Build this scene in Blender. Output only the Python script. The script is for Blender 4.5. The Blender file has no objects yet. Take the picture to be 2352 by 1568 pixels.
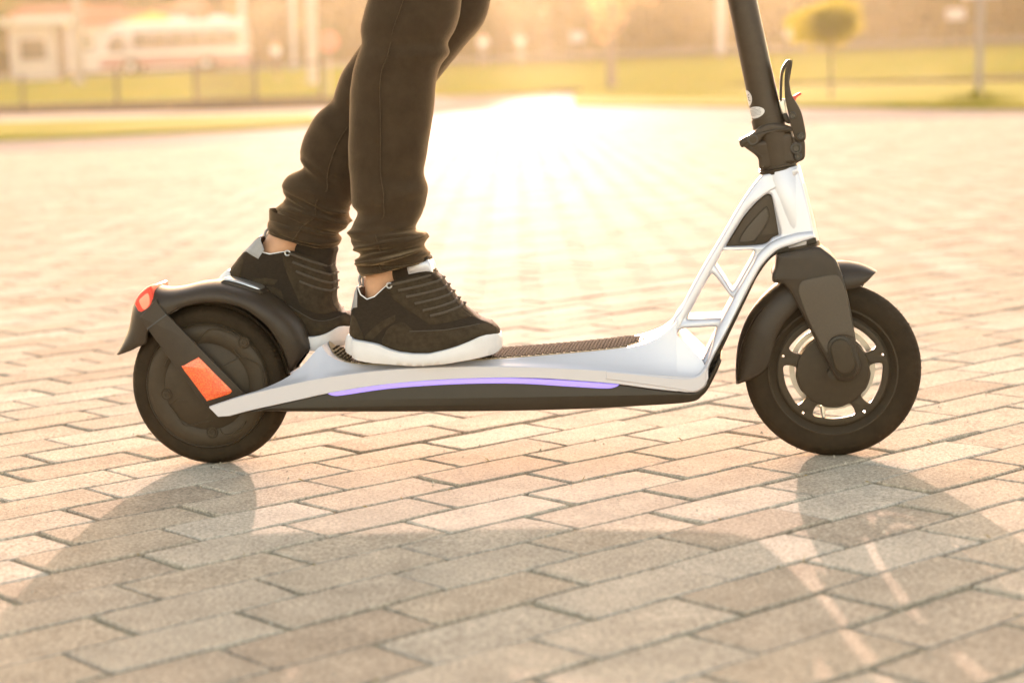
import bpy, bmesh, math, random
import numpy as np
from mathutils import Vector, Matrix

random.seed(7)
rng = np.random.default_rng(7)
SC = bpy.context.scene
COL = SC.collection

# ------------------------------------------------------------------ camera, world, sun, exposure
CAM_H, PITCH, ROLL = 0.5338, 0.1337, -0.0367
FPX = 4457.3                     # focal length in pixels of a 2352 px wide picture
FOCUS, FSTOP = 2.68, 3.8
SUN_AZ, SUN_EL = -0.4, 9.0       # degrees: azimuth from the view direction, elevation
SUN_STRENGTH, SKY_STRENGTH, EXPOSURE = 2.0, 0.15, 2.78
HAZE_DENSITY, HAZE_G = 0.00040, 0.78

cp, sp = math.cos(PITCH), math.sin(PITCH)
FW = Vector((0, cp, -sp)); _up = Vector((0, sp, cp)); _rt = Vector((1, 0, 0))
cr, sr = math.cos(ROLL), math.sin(ROLL)
RT = cr * _rt + sr * _up
UP = -sr * _rt + cr * _up
CAM = Vector((0, 0, CAM_H))
cam = bpy.data.cameras.new('camera')
camo = bpy.data.objects.new('camera', cam); COL.objects.link(camo)
m = Matrix((RT, UP, -FW)).transposed().to_4x4(); m.translation = CAM
camo.matrix_world = m
cam.sensor_width = 36; cam.lens = FPX / 2352 * 36
cam.clip_start = 0.05; cam.clip_end = 3000
cam.dof.use_dof = True; cam.dof.focus_distance = FOCUS; cam.dof.aperture_fstop = FSTOP
SC.camera = camo

world = bpy.data.worlds.new('World'); SC.world = world; world.use_nodes = True
wt = world.node_tree; wt.nodes.clear()
wo = wt.nodes.new('ShaderNodeOutputWorld'); wb = wt.nodes.new('ShaderNodeBackground')
sky = wt.nodes.new('ShaderNodeTexSky'); sky.sky_type = 'NISHITA'; sky.sun_disc = False
sky.sun_elevation = math.radians(SUN_EL); sky.sun_rotation = math.radians(SUN_AZ)
sky.dust_density = 1.5; sky.air_density = 0.8; sky.ozone_density = 0.6
wm = wt.nodes.new('ShaderNodeMixRGB'); wm.blend_type = 'MULTIPLY'; wm.inputs[0].default_value = 1
wm.inputs[2].default_value = (1.30, 0.97, 0.72, 1)
wt.links.new(sky.outputs[0], wm.inputs[1]); wt.links.new(wm.outputs[0], wb.inputs[0])
wb.inputs[1].default_value = SKY_STRENGTH
wt.links.new(wb.outputs[0], wo.inputs[0])

sun = bpy.data.lights.new('sun', 'SUN'); sun.energy = SUN_STRENGTH; sun.angle = math.radians(0.5)
sun.color = (1.0, 0.705, 0.60)
suno = bpy.data.objects.new('sun', sun); COL.objects.link(suno)
_a, _e = math.radians(SUN_AZ), math.radians(SUN_EL)
SUNV = Vector((math.sin(_a) * math.cos(_e), math.cos(_a) * math.cos(_e), math.sin(_e)))
suno.rotation_euler = SUNV.to_track_quat('Z', 'Y').to_euler()
suno.location = SUNV * 50

vs = SC.view_settings
vs.view_transform = 'Standard'; vs.look = 'None'; vs.exposure = EXPOSURE; vs.gamma = 1; vs.use_curve_mapping = False
SC.cycles.volume_bounces = 1; SC.cycles.max_bounces = 6; SC.cycles.transparent_max_bounces = 12
SC.cycles.diffuse_bounces = 3; SC.cycles.glossy_bounces = 3; SC.cycles.transmission_bounces = 4
SC.cycles.sample_clamp_indirect = 6; SC.cycles.use_denoising = True

# ------------------------------------------------------------------ picture -> place helpers
def ray(x, y): return FW * FPX + RT * (x - 1176) + UP * (784.2 - y)
def G(x, y, z=0.0):
    d = ray(x, y); return CAM + d * ((z - CAM_H) / d.z)
def W3(x, y, depth): return CAM + ray(x, y) * (depth / FPX)
def hor(x): return 784.2 - FPX * (math.tan(PITCH)) * 1.0 - (x - 1176) * 0.0367
A0 = G(497.1, 1059.4); B0 = G(1914.7, 1041.9)
DV = (B0 - A0).normalized(); NV = Vector((DV.y, -DV.x, 0)); WB = (B0 - A0).length
YAW = math.atan2(DV.y, DV.x)
def PL(p, off=0.0):
    """picture point -> (a, z) on the scooter's lengthwise plane, off metres towards the camera"""
    d = ray(p[0], p[1]); t = ((A0 + NV * off - CAM).dot(NV)) / d.dot(NV)
    P = CAM + d * t
    return ((P - A0).dot(DV), P.z)
def zoomer(ox, oy, s): return lambda pts: [((p[0] / s + ox) / 1.0884, (p[1] / s + oy) / 1.0884) + tuple(p[2:]) for p in pts]
z1 = zoomer(280, 660, 3.015); z2 = zoomer(520, 520, 3.0154); z3 = zoomer(1600, 600, 2.8)
z4 = zoomer(1560, 380, 2.8); z5 = zoomer(1760, 0, 3.408); z6 = zoomer(500, 800, 1.7294); z7 = zoomer(640, 0, 2.178)

# ------------------------------------------------------------------ materials
def mat(name, col, rough=0.5, metal=0.0, var=0.0, vscale=30, bump=0.0, bscale=200, spec=0.5, sheen=0.0, emit=None,
        estr=0.0, col2=None, coat=0.0, trans=0.0, bdist=0.001, stretch=None):
    M = bpy.data.materials.new(name); M.use_nodes = True
    nt = M.node_tree; b = nt.nodes['Principled BSDF']
    b.inputs['Roughness'].default_value = rough; b.inputs['Metallic'].default_value = metal
    b.inputs['Specular IOR Level'].default_value = spec
    c = tuple(col) + (1,)
    b.inputs['Base Color'].default_value = c
    tc = nt.nodes.new('ShaderNodeTexCoord'); src = tc.outputs['Object']
    if stretch:
        mp = nt.nodes.new('ShaderNodeMapping'); mp.inputs['Scale'].default_value = stretch
        nt.links.new(src, mp.inputs[0]); src = mp.outputs[0]
    if var > 0:
        n = nt.nodes.new('ShaderNodeTexNoise'); n.inputs['Scale'].default_value = vscale; n.inputs['Detail'].default_value = 5
        n.inputs['Roughness'].default_value = 0.65
        nt.links.new(src, n.inputs['Vector'])
        r = nt.nodes.new('ShaderNodeValToRGB')
        r.color_ramp.elements[0].position = 0.3; r.color_ramp.elements[1].position = 0.7
        c2 = col2 if col2 else [x * (1 - var) for x in col]
        r.color_ramp.elements[0].color = tuple(c2) + (1,)
        r.color_ramp.elements[1].color = tuple(min(1, x * (1 + (0 if col2 else var))) for x in col) + (1,)
        nt.links.new(n.outputs[0], r.inputs[0]); nt.links.new(r.outputs[0], b.inputs['Base Color'])
    if bump > 0:
        n2 = nt.nodes.new('ShaderNodeTexNoise'); n2.inputs['Scale'].default_value = bscale; n2.inputs['Detail'].default_value = 4
        nt.links.new(src, n2.inputs['Vector'])
        bp = nt.nodes.new('ShaderNodeBump'); bp.inputs['Strength'].default_value = bump; bp.inputs['Distance'].default_value = bdist
        nt.links.new(n2.outputs[0], bp.inputs['Height']); nt.links.new(bp.outputs[0], b.inputs['Normal'])
    if sheen: b.inputs['Sheen Weight'].default_value = sheen; b.inputs['Sheen Tint'].default_value = (1, 0.72, 0.42, 1); b.inputs['Sheen Roughness'].default_value = 0.4
    if coat: b.inputs['Coat Weight'].default_value = coat; b.inputs['Coat Roughness'].default_value = 0.15
    if trans: b.inputs['Transmission Weight'].default_value = trans
    if emit: b.inputs['Emission Color'].default_value = tuple(emit) + (1,); b.inputs['Emission Strength'].default_value = estr
    return M

MT = {}
MT['white_paint'] = mat('white_paint', (0.53, 0.52, 0.545), 0.34, 0.3, var=0.03, vscale=900, bump=0.06, bscale=1500, bdist=0.0002, coat=0.12)
MT['black_plastic'] = mat('black_plastic', (0.036, 0.025, 0.015), 0.45, 0, spec=0.28, var=0.12, vscale=60, bump=0.25, bscale=1800, bdist=0.0003)  # blacks and rubber browned: warm flare glow put into their base colour
MT['black_metal'] = mat('black_metal', (0.045, 0.031, 0.018), 0.42, 0.25, spec=0.3, var=0.1, vscale=80, bump=0.2, bscale=2000, bdist=0.0002)
MT['satin_black'] = mat('satin_black', (0.024, 0.016, 0.008), 0.35, 0, spec=0.3, var=0.1, vscale=50, bump=0.1, bscale=1500, bdist=0.0002)
MT['brown_panel'] = mat('brown_panel', (0.060, 0.043, 0.025), 0.6, 0, var=0.1, vscale=300, bump=0.3, bscale=2500, bdist=0.0002)
MT['rubber'] = mat('rubber', (0.024, 0.016, 0.009), 0.8, 0, var=0.3, vscale=45, bump=0.35, bscale=500, bdist=0.0006, col2=(0.036, 0.025, 0.014), spec=0.08)
MT['wheel_metal'] = mat('wheel_metal', (0.048, 0.034, 0.020), 0.5, 0.15, spec=0.2, var=0.1, vscale=120, bump=0.3, bscale=2200, bdist=0.0003)
MT['mat_rubber'] = mat('mat_rubber', (0.32, 0.25, 0.16), 0.6, 0, spec=0.02, var=0.15, vscale=100, bump=0.3, bscale=900)
MT['stud'] = mat('stud_rubber', (0.055, 0.040, 0.024), 0.9, spec=0.01)
MT['steel'] = mat('steel', (0.6, 0.58, 0.54), 0.3, 0.9, var=0.08, vscale=100)
MT['screw'] = mat('screw', (0.06, 0.055, 0.05), 0.3, 0.8, var=0.1, vscale=300)
MT['reflector'] = mat('reflector', (0.7, 0.05, 0.008), 0.25, 0, spec=0.8, coat=0.5)
MT['tail_lens'] = mat('tail_lens', (0.55, 0.06, 0.04), 0.4, 0, spec=0.2, emit=(1, 0.10, 0.05), estr=0.05)
MT['tail_glow'] = mat('tail_glow', (0.7, 0.12, 0.08), 0.3, 0, emit=(1, 0.20, 0.10), estr=0.18)
MT['led'] = mat('led', (0.18, 0.12, 0.45), 0.4, 0, emit=(0.37, 0.29, 1.0), estr=0.15)
MT['red_plastic'] = mat('red_plastic', (0.7, 0.08, 0.04), 0.4)
MT['paper'] = mat('paper', (0.60, 0.58, 0.56), 0.5, var=0.04, vscale=200)
MT['ink'] = mat('ink', (0.05, 0.05, 0.05), 0.6)
MT['label_grey'] = mat('label_grey', (0.5, 0.46, 0.42), 0.4, var=0.1, vscale=60)
MT['denim'] = mat('denim', (0.034, 0.021, 0.011), 0.9, 0, var=0.35, vscale=35, bump=0.8, bscale=900, bdist=0.0008, sheen=0.5, spec=0.1, col2=(0.050, 0.032, 0.017))  # black cloth, with some flare warmth mixed into its colour
MT['skin'] = mat('skin', (0.50, 0.27, 0.15), 0.5, 0, var=0.12, vscale=40, bump=0.2, bscale=700, bdist=0.0004)
MT['shoe_mesh'] = mat('shoe_mesh', (0.030, 0.021, 0.013), 0.85, 0, spec=0.12, var=0.2, vscale=200, bump=0.9, bscale=900, bdist=0.0008, stretch=(1, 1, 2.5))
MT['suede'] = mat('suede', (0.044, 0.031, 0.018), 0.95, 0, spec=0.1, var=0.3, vscale=120, bump=0.6, bscale=2500, bdist=0.0006, sheen=0.2)
MT['lace'] = mat('lace', (0.070, 0.052, 0.034), 0.9, 0, bump=0.8, bscale=3000, bdist=0.0005, var=0.2, vscale=300)
MT['white_foam'] = mat('white_foam', (0.62, 0.60, 0.585), 0.55, 0, var=0.03, vscale=60, bump=0.15, bscale=600)
MT['grey_leather'] = mat('grey_leather', (0.27, 0.26, 0.25), 0.5, 0, var=0.1, vscale=150, bump=0.2, bscale=900)
MT['white_lining'] = mat('white_lining', (0.7, 0.69, 0.67), 0.7, bump=0.3, bscale=1500)
MT['stitch'] = mat('stitch', (0.065, 0.05, 0.035), 0.8)

def shot_honeycomb(M, scale):
    nt = M.node_tree; b = nt.nodes['Principled BSDF']; tc = nt.nodes.new('ShaderNodeTexCoord')
    v = nt.nodes.new('ShaderNodeTexVoronoi'); v.inputs['Scale'].default_value = scale; v.feature = 'DISTANCE_TO_EDGE'
    v.inputs['Randomness'].default_value = 0.35
    nt.links.new(tc.outputs['Object'], v.inputs['Vector'])
    r = nt.nodes.new('ShaderNodeValToRGB'); r.color_ramp.elements[0].color = (0.85, 0.16, 0.025, 1); r.color_ramp.elements[1].color = (0.72, 0.055, 0.006, 1)
    r.color_ramp.elements[1].position = 0.12
    nt.links.new(v.outputs['Distance'], r.inputs[0]); nt.links.new(r.outputs[0], b.inputs['Base Color'])
    bp = nt.nodes.new('ShaderNodeBump'); bp.inputs['Strength'].default_value = 0.6; bp.inputs['Distance'].default_value = 0.001
    nt.links.new(v.outputs['Distance'], bp.inputs['Height']); nt.links.new(bp.outputs[0], b.inputs['Normal'])
shot_honeycomb(MT['reflector'], 420)

def paver_material(name, brick=False):
    M = bpy.data.materials.new(name); M.use_nodes = True
    nt = M.node_tree; b = nt.nodes['Principled BSDF']; N = nt.nodes.new; L = nt.links.new
    geo = N('ShaderNodeNewGeometry'); oi = N('ShaderNodeObjectInfo'); at = N('ShaderNodeAttribute'); at.attribute_name = 'tone'
    add = N('ShaderNodeMath'); add.operation = 'ADD'; L(oi.outputs['Random'], add.inputs[0]); L(at.outputs['Fac'], add.inputs[1])
    fr = N('ShaderNodeMath'); fr.operation = 'FRACT'; L(add.outputs[0], fr.inputs[0])
    ramp = N('ShaderNodeValToRGB'); e = ramp.color_ramp
    e.elements[0].position = 0; e.elements[0].color = (0.375, 0.300, 0.220, 1)
    e.elements[1].position = 1; e.elements[1].color = (0.50, 0.435, 0.345, 1)
    x = e.elements.new(0.35); x.color = (0.445, 0.385, 0.300, 1)
    x = e.elements.new(0.6); x.color = (0.42, 0.345, 0.255, 1)
    L(fr.outputs[0], ramp.inputs[0])
    # aggregate speckle, cloudy stains and grains
    n1 = N('ShaderNodeTexNoise'); n1.inputs['Scale'].default_value = 210; n1.inputs['Detail'].default_value = 5; n1.inputs['Roughness'].default_value = 0.8
    n2 = N('ShaderNodeTexNoise'); n2.inputs['Scale'].default_value = 14; n2.inputs['Detail'].default_value = 5; n2.inputs['Roughness'].default_value = 0.7
    n3 = N('ShaderNodeTexVoronoi'); n3.inputs['Scale'].default_value = 260
    for n in (n1, n2, n3): L(geo.outputs['Position'], n.inputs['Vector'])
    r1 = N('ShaderNodeMapRange'); r1.inputs[1].default_value = 0.3; r1.inputs[2].default_value = 0.7; r1.inputs[3].default_value = 0.38; r1.inputs[4].default_value = 1.6
    L(n1.outputs[0], r1.inputs[0])
    r2 = N('ShaderNodeMapRange'); r2.inputs[1].default_value = 0.3; r2.inputs[2].default_value = 0.7; r2.inputs[3].default_value = 0.82; r2.inputs[4].default_value = 1.14
    L(n2.outputs[0], r2.inputs[0])
    mu = N('ShaderNodeMath'); mu.operation = 'MULTIPLY'; L(r1.outputs[0], mu.inputs[0]); L(r2.outputs[0], mu.inputs[1])
    vm = N('ShaderNodeVectorMath'); vm.operation = 'SCALE'; L(ramp.outputs[0], vm.inputs[0]); L(mu.outputs[0], vm.inputs['Scale'])
    L(vm.outputs[0], b.inputs['Base Color'])
    rr = N('ShaderNodeMapRange'); rr.inputs[1].default_value = 0.3; rr.inputs[2].default_value = 0.7; rr.inputs[3].default_value = 0.6; rr.inputs[4].default_value = 0.9
    L(n1.outputs[0], rr.inputs[0]); L(rr.outputs[0], b.inputs['Roughness'])
    b.inputs['Specular IOR Level'].default_value = 0.0018
    bp = N('ShaderNodeBump'); bp.inputs['Strength'].default_value = 0.7; bp.inputs['Distance'].default_value = 0.0030
    L(n1.outputs[0], bp.inputs['Height'])
    bp2 = N('ShaderNodeBump'); bp2.inputs['Strength'].default_value = 0.5; bp2.inputs['Distance'].default_value = 0.0008
    L(n3.outputs['Distance'], bp2.inputs['Height']); L(bp.outputs[0], bp2.inputs['Normal'])
    bp3 = N('ShaderNodeBump'); bp3.inputs['Strength'].default_value = 0.4; bp3.inputs['Distance'].default_value = 0.004
    L(n2.outputs[0], bp3.inputs['Height']); L(bp2.outputs[0], bp3.inputs['Normal'])
    L(bp3.outputs[0], b.inputs['Normal'])
    return M
MT['paver'] = paver_material('paver_concrete')
MT['joint'] = mat('joint_sand', (0.38, 0.305, 0.20), 0.95, var=0.4, vscale=90, bump=0.9, bscale=500, bdist=0.003, col2=(0.21, 0.20, 0.12))

# ------------------------------------------------------------------ mesh helpers
def tag(o, label=None, cat=None, group=None, kind=None):
    if label: o['label'] = label
    if cat: o['category'] = cat
    if group: o['group'] = group
    if kind: o['kind'] = kind
    return o
def empty(name, loc, rz=0.0):
    o = bpy.data.objects.new(name, None); COL.objects.link(o); o.location = loc; o.rotation_euler = (0, 0, rz)
    o.empty_display_size = 0.1
    return o
def finish(me, m=None, angle=35, smooth=True):
    bm = bmesh.new(); bm.from_mesh(me); bmesh.ops.remove_doubles(bm, verts=bm.verts, dist=1e-6)
    bmesh.ops.recalc_face_normals(bm, faces=bm.faces); bm.to_mesh(me); bm.free()
    if smooth:
        me.shade_smooth(); me.set_sharp_from_angle(angle=math.radians(angle))
    if m:
        me.materials.clear(); me.materials.append(m)
def obj(name, verts, faces, m, parent=None, angle=35, smooth=True, label=None):
    me = bpy.data.meshes.new(name); me.from_pydata([tuple(v) for v in verts], [], faces); me.update()
    finish(me, m, angle, smooth)
    o = bpy.data.objects.new(name, me); COL.objects.link(o)
    if parent: o.parent = parent
    if label: o['label'] = label
    return o
class MB:
    def __init__(s): s.v = []; s.f = []
    def add(s, v, f):
        n = len(s.v); s.v += [tuple(x) for x in v]; s.f += [tuple(i + n for i in q) for q in f]; return s
    def box(s, c, d, M=None):
        pts = [(c[0] + sx * d[0] / 2, c[1] + sy * d[1] / 2, c[2] + sz * d[2] / 2) for sx in (-1, 1) for sy in (-1, 1) for sz in (-1, 1)]
        if M: pts = [M @ Vector(p) for p in pts]
        return s.add(pts, [(0, 1, 3, 2), (4, 6, 7, 5), (0, 4, 5, 1), (2, 3, 7, 6), (0, 2, 6, 4), (1, 5, 7, 3)])
    def build(s, name, m, parent=None, angle=35, smooth=True, label=None): return obj(name, s.v, s.f, m, parent, angle, smooth, label)
def spl(pts, n=6, closed=False):
    """Catmull-Rom through the points; a third entry 'c' marks a corner"""
    def seg(q, closed):
        out = []; k = len(q)
        if k < 3 and not closed: return [tuple(p[:2]) for p in q]
        rngi = range(k) if closed else range(k - 1)
        for i in rngi:
            p0 = q[(i - 1) % k] if (closed or i > 0) else q[0]; p1 = q[i]; p2 = q[(i + 1) % k]; p3 = q[(i + 2) % k] if (closed or i + 2 < k) else q[-1]
            for j in range(n):
                t = j / n
                out.append(tuple(0.5 * ((2 * p1[d]) + (-p0[d] + p2[d]) * t + (2 * p0[d] - 5 * p1[d] + 4 * p2[d] - p3[d]) * t * t + (-p0[d] + 3 * p1[d] - 3 * p2[d] + p3[d]) * t ** 3) for d in (0, 1)))
        if not closed: out.append(tuple(q[-1][:2]))
        return out
    cs = [i for i, p in enumerate(pts) if len(p) > 2]
    if not closed and not cs: return seg(pts, False)
    if closed and not cs: return seg(pts, True)
    if closed:
        q = pts[cs[0]:] + pts[:cs[0]] + [pts[cs[0]]]; out = []; st = 0
        for i in range(1, len(q)):
            if len(q[i]) > 2: out += seg(q[st:i + 1], False)[:-1]; st = i
        return out
    q = pts; out = []; st = 0
    for i in range(1, len(q)):
        if len(q[i]) > 2 or i == len(q) - 1: out += seg(q[st:i + 1], False)[:-1]; st = i
    return out + [tuple(q[-1][:2])]
def lerpt(t, xs, ys): return float(np.interp(t, xs, ys))
def solid_curve(loops, half, bevel, res=2):
    """filled outline with holes in (x, z), thickness 2*half along y, rounded rim"""
    cu = bpy.data.curves.new('outline', 'CURVE'); cu.dimensions = '2D'; cu.fill_mode = 'BOTH'
    cu.extrude = max(half - bevel, 0.00005); cu.bevel_depth = bevel; cu.bevel_resolution = res; cu.offset = -bevel
    for lp in loops:
        s = cu.splines.new('POLY'); s.points.add(len(lp) - 1)
        for i, p in enumerate(lp): s.points[i].co = (p[0], p[1], 0, 1)
        s.use_cyclic_u = True
    o = bpy.data.objects.new('outline', cu); COL.objects.link(o)
    dg = bpy.context.evaluated_depsgraph_get(); dg.update()
    me = bpy.data.meshes.new_from_object(o.evaluated_get(dg))
    bpy.data.objects.remove(o); bpy.data.curves.remove(cu)
    v = [(p.co.x, -p.co.z, p.co.y) for p in me.vertices]; f = [tuple(q.vertices) for q in me.polygons]
    bpy.data.meshes.remove(me)
    return v, f
def plate(loops, off_near, off_far, bevel, n=5, yscale=None, smooth=True):
    """outline(s) given in picture points on the plane off_near -> vertices/faces in the scooter's frame"""
    L = []
    for lp in loops:
        q = spl(lp, n, True) if smooth else [p[:2] for p in lp]
        L.append([PL(p, off_near) for p in q])
    half = (off_near - off_far) / 2
    v, f = solid_curve(L, half, bevel)
    mid = -(off_near + off_far) / 2
    return [(x, y + mid, z) for x, y, z in v], f
def part(name, loops, on, of, bevel, m, parent, n=5, smooth=True, label=None, angle=35):
    v, f = plate(loops, on, of, bevel, n, smooth=smooth)
    return obj(name, v, f, m, parent, angle, label=label)
def lathe(profile, c, seg=72, closed=True, mod=None):
    """profile (r, y) about the y axis at centre c=(a, z)"""
    v = []; f = []; k = len(profile)
    for i in range(seg):
        t = 2 * math.pi * i / seg
        for j, (r, y) in enumerate(profile):
            rr = r + (mod(t, r, y) if mod else 0)
            v.append((c[0] + rr * math.cos(t), y, c[1] + rr * math.sin(t)))
    for i in range(seg):
        for j in range(k if closed else k - 1):
            a = i * k + j; b = i * k + (j + 1) % k; c2 = ((i + 1) % seg) * k + (j + 1) % k; d = ((i + 1) % seg) * k + j
            f.append((a, b, c2, d))
    return v, f
def loft(rings, closed=True, cap=True):
    v = []; f = []; k = len(rings[0])
    for r in rings: v += r
    for i in range(len(rings) - 1):
        for j in range(k if closed else k - 1):
            f.append((i * k + j, i * k + (j + 1) % k, (i + 1) * k + (j + 1) % k, (i + 1) * k + j))
    if cap and closed:
        f.append(tuple(range(k))[::-1]); n = (len(rings) - 1) * k; f.append(tuple(range(n, n + k)))
    return v, f
def tube(pts, r, seg=8, flat=1.0, cap=True):
    pts = [Vector(p) for p in pts]; rings = []; up = Vector((0, 1, 0.01))
    for i, p in enumerate(pts):
        d = (pts[min(i + 1, len(pts) - 1)] - pts[max(i - 1, 0)]).normalized()
        s = d.cross(up)
        if s.length < 1e-4: s = d.cross(Vector((1, 0, 0)))
        s.normalize(); u = s.cross(d).normalized(); rr = r[i] if isinstance(r, (list, tuple)) else r
        rings.append([tuple(p + s * rr * math.cos(2 * math.pi * j / seg) + u * rr * flat * math.sin(2 * math.pi * j / seg)) for j in range(seg)])
    return loft(rings, True, cap)
def L3(p, off):
    a, z = PL(p, off); return (a, -off, z)
def screw(name, px, off, r, m, parent, depth=0.003):
    a, z = PL(px, off)
    mb = MB()
    v, f = lathe([(0.0001, -off + 0.001), (r, -off + 0.001), (r, -off - depth * 0.7), (r * 0.85, -off - depth), (r * 0.62, -off - depth), (r * 0.5, -off - depth * 0.35), (0.0001, -off - depth * 0.35)], (a, z), 20, False)
    return obj(name, v, f, m, parent)

# ------------------------------------------------------------------ pavement of individual pavers
TH = 0.7079; X0, Y0, RS, PLEN, PW = -0.2269, 2.8074, -0.0864, 0.2, 0.1
UD = Vector((math.cos(TH), math.sin(TH), 0)); VD = Vector((math.sin(TH), -math.cos(TH), 0))
def sheet(name, corners, m, kind='structure', div=1):
    o = obj(name, corners, [tuple(range(len(corners)))], m, smooth=False); o['kind'] = kind; return o
pavement = sheet('pavement', [(-9, -3, -0.0048), (9, -3, -0.0048), (14, 24, -0.0048), (-14, 24, -0.0048)], MT['joint'])
def paver_mesh_data(rs, nl=4, ns=2, L=PLEN - 0.0055, W=PW - 0.0055):
    """one concrete block: slightly ragged rim, chamfer, thickness; origin at the middle of its top"""
    per = []
    for i in range(nl): per.append((-L / 2 + L * i / nl, -W / 2))
    for i in range(ns): per.append((L / 2, -W / 2 + W * i / ns))
    for i in range(nl): per.append((L / 2 - L * i / nl, W / 2))
    for i in range(ns): per.append((-L / 2, W / 2 - W * i / ns))
    k = len(per); top = []; mid = []; bot = []
    for i, (x, y) in enumerate(per):
        j = rs.normal(0, 0.0007, 2); sx, sy = np.sign(x) if abs(x) > L / 2 - 1e-4 else 0, np.sign(y) if abs(y) > W / 2 - 1e-4 else 0
        c = 0.0016 + abs(rs.normal(0, 0.0007))
        cc = 1.25 if sx and sy else 0
        x1, y1 = x + j[0] - sx * cc * 0.001, y + j[1] - sy * cc * 0.001
        mid.append((x1, y1, -0.0016)); bot.append((x1, y1, -0.012))
        top.append((x1 - sx * c, y1 - sy * c, rs.normal(0, 0.0002)))
    v = top + mid + bot
    f = [tuple(range(k))] + [(i, k + i, k + (i + 1) % k, (i + 1) % k) for i in range(k)] + [(k + i, 2 * k + i, 2 * k + (i + 1) % k, k + (i + 1) % k) for i in range(k)]
    return v, f
cells = []
for r in range(-240, 60):
    v = (r - 0.5) * PW
    for k in range(-140, 150):
        u = (k + 0.5) * PLEN + (r - 0.5 + 0.5) * RS
        P = Vector((X0, Y0, 0)) + UD * u + VD * v
        if not (-1 < P.y < 19.5): continue
        dp = (P - CAM).dot(FW)
        half = 0.29 * max(dp, 0.5) + 1.5
        if abs(P.x) > half or P.y < 0.3: continue
        # distance outside of the picture frame, in picture pixels
        d = P - CAM; sx = 1176 + FPX * d.dot(RT) / dp; sy = 784.2 - FPX * d.dot(UP) / dp
        vis = -40 < sx < 2392 and sy < 1620
        cells.append((dp if vis else dp + 100, P, r, k))
cells.sort(key=lambda c: c[0])
rs = np.random.default_rng(11)
variants = []
for i in range(14):
    v, f = paver_mesh_data(rs)
    me = bpy.data.meshes.new('paver'); me.from_pydata([tuple(map(float, q)) for q in v], [], f); me.update()
    me.shade_smooth(); me.set_sharp_from_angle(angle=math.radians(14)); me.materials.append(MT['paver']); variants.append(me)
def jit():
    return (rs.normal(0, 0.0012), rs.normal(0, 0.0010), min(0.0006, rs.normal(-0.0004, 0.0008)), rs.normal(0, 0.004), rs.normal(0, 0.004), rs.normal(0, 0.006))
for i, (dp, P, r, k) in enumerate(cells[:300]):
    o = bpy.data.objects.new('paver', variants[int(rs.integers(14))]); COL.objects.link(o); o.parent = pavement
    j = jit()
    o.location = P + UD * j[0] + VD * j[1] + Vector((0, 0, j[2]))
    o.rotation_euler = (j[3], j[4], TH + j[5] + (math.pi if rs.random() < 0.5 else 0))
V = []; F = []; tones = []
for dp, P, r, k in cells[300:]:
    far = 4.5 < dp < 90
    v, f = paver_mesh_data(rs, 1 if far else 3, 1 if far else 1)
    j = jit(); c, s = math.cos(TH + j[5]), math.sin(TH + j[5]); n = len(V)
    for x, y, z in v:
        V.append((P.x + x * c - y * s + j[0], P.y + x * s + y * c + j[1], z + j[2] + x * j[4] + y * j[3]))
    F += [tuple(q + n for q in g) for g in f]; tones += [float(rs.random())] * len(f)
me = bpy.data.meshes.new('paver_field'); me.from_pydata(V, [], F); me.update()
at = me.attributes.new('tone', 'FLOAT', 'FACE'); at.data.foreach_set('value', tones)
me.materials.append(MT['paver']); me.shade_smooth(); me.set_sharp_from_angle(angle=math.radians(14))
o = bpy.data.objects.new('paver_field', me); COL.objects.link(o); o.parent = pavement; o['kind'] = 'stuff'

# sand grains, tiny stones and bits of dry grass lying on the blocks and in the joints
MT['grit'] = mat('grit', (0.42, 0.36, 0.28), 0.6, var=0.4, vscale=60); MT['dry_straw'] = mat('dry_straw', (0.34, 0.25, 0.10), 0.8, var=0.3, vscale=30)
gb = MB(); sb = MB()
for i in range(5200):
    dp, P, r, k = cells[int(rs.integers(0, 900))]; u = rs.uniform(-.1, .1); v_ = rs.uniform(-.05, .05)
    if rs.random() < .55:
        if rs.random() < .6: v_ = .05 + rs.normal(0, .003)
        else: u = .1 + rs.normal(0, .003)
    c = P + UD * u + VD * v_; s_ = abs(rs.normal(0, .0007)) + .0005; c.z = s_ * .4 + (-.003 if abs(v_) > .0485 or abs(u) > .0985 else 0)
    t = rs.uniform(0, 6.283); q = [c + Vector((s_ * 1.3 * math.cos(t + a_), s_ * 1.3 * math.sin(t + a_), -s_ * .5)) for a_ in (0, 2.1, 4.2)] + [c + Vector((0, 0, s_))]
    gb.add(q, [(0, 1, 3), (1, 2, 3), (2, 0, 3), (0, 2, 1)])
for i in range(620):
    dp, P, r, k = cells[int(rs.integers(0, 900))]; c = P + UD * rs.uniform(-.1, .1) + VD * .05; c.z = -.003; t = rs.uniform(0, 6.283); l = rs.uniform(.004, .013)
    d = Vector((math.cos(t), math.sin(t), rs.uniform(.1, .8))) * l; w = Vector((-math.sin(t), math.cos(t), 0)) * .0006
    sb.add([c - w, c + w, c + d * .6 + Vector((0, 0, .002)), c + d], [(0, 1, 2), (0, 2, 3)])
o = gb.build('grit', MT['grit'], smooth=False); tag(o, 'sand grains and tiny stones scattered over the paving', 'grit', kind='stuff')
o = sb.build('dry_grass', MT['dry_straw'], smooth=False); tag(o, 'wisps of dry grass caught in the paving joints', 'dry grass', kind='stuff')
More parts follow.
